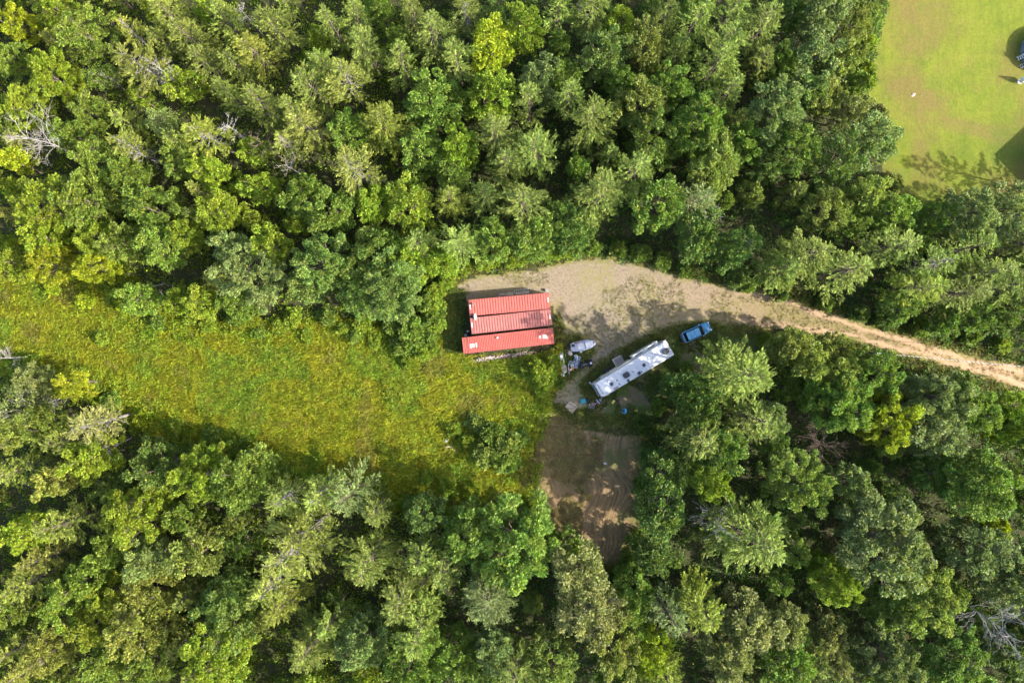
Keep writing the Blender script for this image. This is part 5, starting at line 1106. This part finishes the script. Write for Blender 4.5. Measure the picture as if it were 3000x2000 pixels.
m = MB(); m.lathe((0, 0, 0), [(0.12, 0.02), (0.3, 0.06), (0.385, 0.14), (0.4, 0.14), (0.37, 0.1), (0.28, 0.04), (0.02, 0.03)], 26); m.build('dish', LBLUE, o, True); m = MB(); m.rbox((-0.03, -0.2, 0.075), (0.14, 0.1, 0.05), 0.04); m.build('grip', plain('navy_grip', (0.03, 0.09, 0.25)), o)

# ------------------------------------------------------------------ utility pole and cable by the drive
def upole(X, Y, hgt, label):
    o = empty('utility_pole', (X, Y, 0), 0, label, 'utility pole'); m = MB(); m.tube([(0, 0, -0.3), (0, 0, hgt * 0.5), (0, 0, hgt)], [0.17, 0.15, 0.115], 12); m.build('post', plain('dark_creosote_wood', (0.11, 0.09, 0.075), 0.9), o, True)
    m = MB(); m.cyl((0, 0, hgt), (0, 0, hgt + 0.03), 0.118, 0.09, n=12); m.build('top_cap', LGREY, o); m = MB(); m.box((0.14, 0, hgt - 0.25), (0.1, 0.08, 0.2)); m.build('cable_bracket', DARKM, o); return o
pt = W(2572, 1034, 9.5); upole(pt.x, pt.y, 9.5, 'dark wooden utility pole below the drive, beside the trees'); p2 = Vector((84.0, -4.6, 0)); upole(p2.x, p2.y, 9.5, 'dark wooden utility pole beyond the right edge')
a = Vector((pt.x + 0.14, pt.y, 9.25)); b = Vector((p2.x + 0.1, p2.y, 9.25)); CB = empty('overhead_cable', a, 0, 'twisted overhead cable running from the utility pole along the drive', 'cable')
nseg = 640; pos = [a.lerp(b, i / nseg) + Vector((0, 0, -1.1 * 4 * (i / nseg) * (1 - i / nseg))) - a for i in range(nseg + 1)]
for ph, mt, nm in ((0, plain('bright_aluminium_strand', (0.5, 0.49, 0.47), 0.5), 'bare_strand'), (math.pi, BLACK, 'insulated_strand')):
    m = MB(); m.tube([q + Vector((0, math.cos(ph + i * 2 * math.pi / 12.5) * 0.035, math.sin(ph + i * 2 * math.pi / 12.5) * 0.035)) for i, q in enumerate(pos)], 0.026, 5); m.build(nm, mt, CB, True)

# ------------------------------------------------------------------ at the right edge of the lawn: pool, ladder, parasol; house beyond the frame
pw = Vector((81.7, 44.6, 0)); PO = empty('swimming_pool', pw, 0, 'round above-ground pool at the right edge of the lawn', 'pool')
m = MB(); m.lathe((0, 0, 0), [(3.3, 0), (3.3, 1.25), (3.42, 1.27), (3.42, 1.32), (3.18, 1.32), (3.18, 0.05), (0.02, 0.05)], 56); m.build('wall', plain('slate_blue_steel_wall', (0.13, 0.17, 0.25), 0.45), PO)
for k in range(14):
    t = k * 2 * math.pi / 14; m = MB(); m.box((3.36 * math.cos(t), 3.36 * math.sin(t), 0.64), (0.10, 0.14, 1.27), t); m.build('wall_post', LAV, PO)
wm, nt, out = new_mat('dark_pool_water'); principled(nt, out, (0.01, 0.03, 0.06), 0.08, 0, bump(nt, noise(nt, obj_pos(nt), 2.5, 3), 0.15, 0.05), 0.5)
m = MB(); m.lathe((0, 0, 1.0), [(3.17, -0.05), (3.17, 0.0), (0.02, 0.0)], 48); m.build('water_surface', wm, PO)
t = R(196); lp = pw + Vector((3.4 * math.cos(t), 3.4 * math.sin(t), 0)); LD = empty('pool_ladder', lp, t, 'white A-frame pool ladder standing over the pool wall', 'ladder')
for s in (-1, 1):
    m = MB(); m.tube([(0.62, s * 0.28, 0.02), (0.15, s * 0.25, 1.5), (0.1, s * 0.25, 1.95), (-0.1, s * 0.25, 1.95), (-0.15, s * 0.25, 1.5), (-0.55, s * 0.28, 1.0 if False else 0.06)], 0.035, 8); m.build('rail', WHITE, LD)
for k in range(4):
    f = k / 4; m = MB(); m.box((0.62 - 0.4 * f - 0.04, 0, 0.28 + 1.15 * f), (0.14, 0.56, 0.035)); m.build('tread', WHITE, LD)
m = MB(); m.box((0, 0, 1.42), (0.36, 0.56, 0.04)); m.build('platform', WHITE, LD)
lp = pw + Vector((3.75 * math.cos(R(215)), 3.75 * math.sin(R(215)), 0)); o = empty('folding_ladder', lp, R(28), 'grey ladder lying on the grass beside the pool', 'ladder')
for s in (-1, 1): m = MB(); m.box((0.4, s * 0.24, 0.08), (1.7, 0.05, 0.06)); m.build('rail', ALU, o)
for k in range(5): m = MB(); m.box((-0.3 + k * 0.36, 0, 0.08), (0.07, 0.44, 0.04)); m.build('rung', ALU, o)
lp = W(2987, 240); o = empty('patio_umbrella', lp, 0, 'closed white patio umbrella standing on the lawn at the right edge', 'umbrella')
m = MB(); m.cyl((0, 0, 0), (0, 0, 2.1), 0.03, n=8); m.build('pole', LGREY, o); m = MB()
rings = [[(rr_ * (1 + 0.18 * math.cos(6 * k * 2 * math.pi / 24)) * math.cos(k * 2 * math.pi / 24), rr_ * (1 + 0.18 * math.cos(6 * k * 2 * math.pi / 24)) * math.sin(k * 2 * math.pi / 24), z_) for k in range(24)] for rr_, z_ in [(0.42, 0.5), (0.40, 0.8), (0.26, 1.4), (0.12, 1.9), (0.02, 2.15)]]; m.loft(rings); m.build('folded_canopy', WHITE, o, True)
m = MB(); m.lathe((0, 0, 0), [(0.38, 0), (0.38, 0.08), (0.1, 0.14), (0.05, 0.3)], 20); m.build('base', LGREY, o)
HS = empty('house', (79.6, 27.4, 0), R(43), 'house beyond the right edge whose shadow falls on the lawn', 'house')
m = MB(); m.box((7.2, -5.2, 1.55), (13.6, 9.6, 3.1)); m.build('wall', plain('pale_siding', (0.6, 0.58, 0.54)), HS)
m = MB(); m.loft([[(0, -10.4, 3.1), (14.4, -10.4, 3.1), (14.4, 0, 3.1), (0, 0, 3.1)], [(0, -10.4, 3.28), (14.4, -10.4, 3.28), (14.4, 0, 3.28), (0, 0, 3.28)], [(4.6, -5.3, 5.1), (9.8, -5.3, 5.1), (9.8, -5.1, 5.1), (4.6, -5.1, 5.1)]]); m.build('roof', plain('grey_shingles', (0.16, 0.15, 0.15), 0.9), HS)
for x in (2.5, 6.5, 11): m = MB(); m.box((x, -0.38, 1.6), (1.1, 0.06, 1.2)); m.build('window', GLASS, HS)
m = MB(); m.box((0.38, -5, 1.05), (0.06, 0.95, 2.1)); m.build('door', WOODB, HS)

# ------------------------------------------------------------------ labels of repeated things: look, place, and order from left where look and place are shared
def give_labels():
    ORD = ['leftmost', 'second from left', 'third from left', 'fourth from left', 'fifth from left', 'sixth from left', 'seventh from left', 'eighth from left', 'ninth from left', 'tenth from left', 'eleventh from left', 'twelfth from left', 'thirteenth from left']
    by = {}
    for o, noun, px, py in LABEL_POOL: by.setdefault((noun, near_phrase(px, py)), []).append((px, o))
    for (noun, ph), lst in by.items():
        lst.sort(key=lambda t: t[0])
        for i, (_, o) in enumerate(lst):
            if len(lst) == 1: o['label'] = f'{noun} {ph}'
            elif i == len(lst) - 1: o['label'] = f'{noun} {ph}, rightmost'
            else: o['label'] = f'{noun} {ph}, {ORD[min(i, 12)]}'
give_labels()
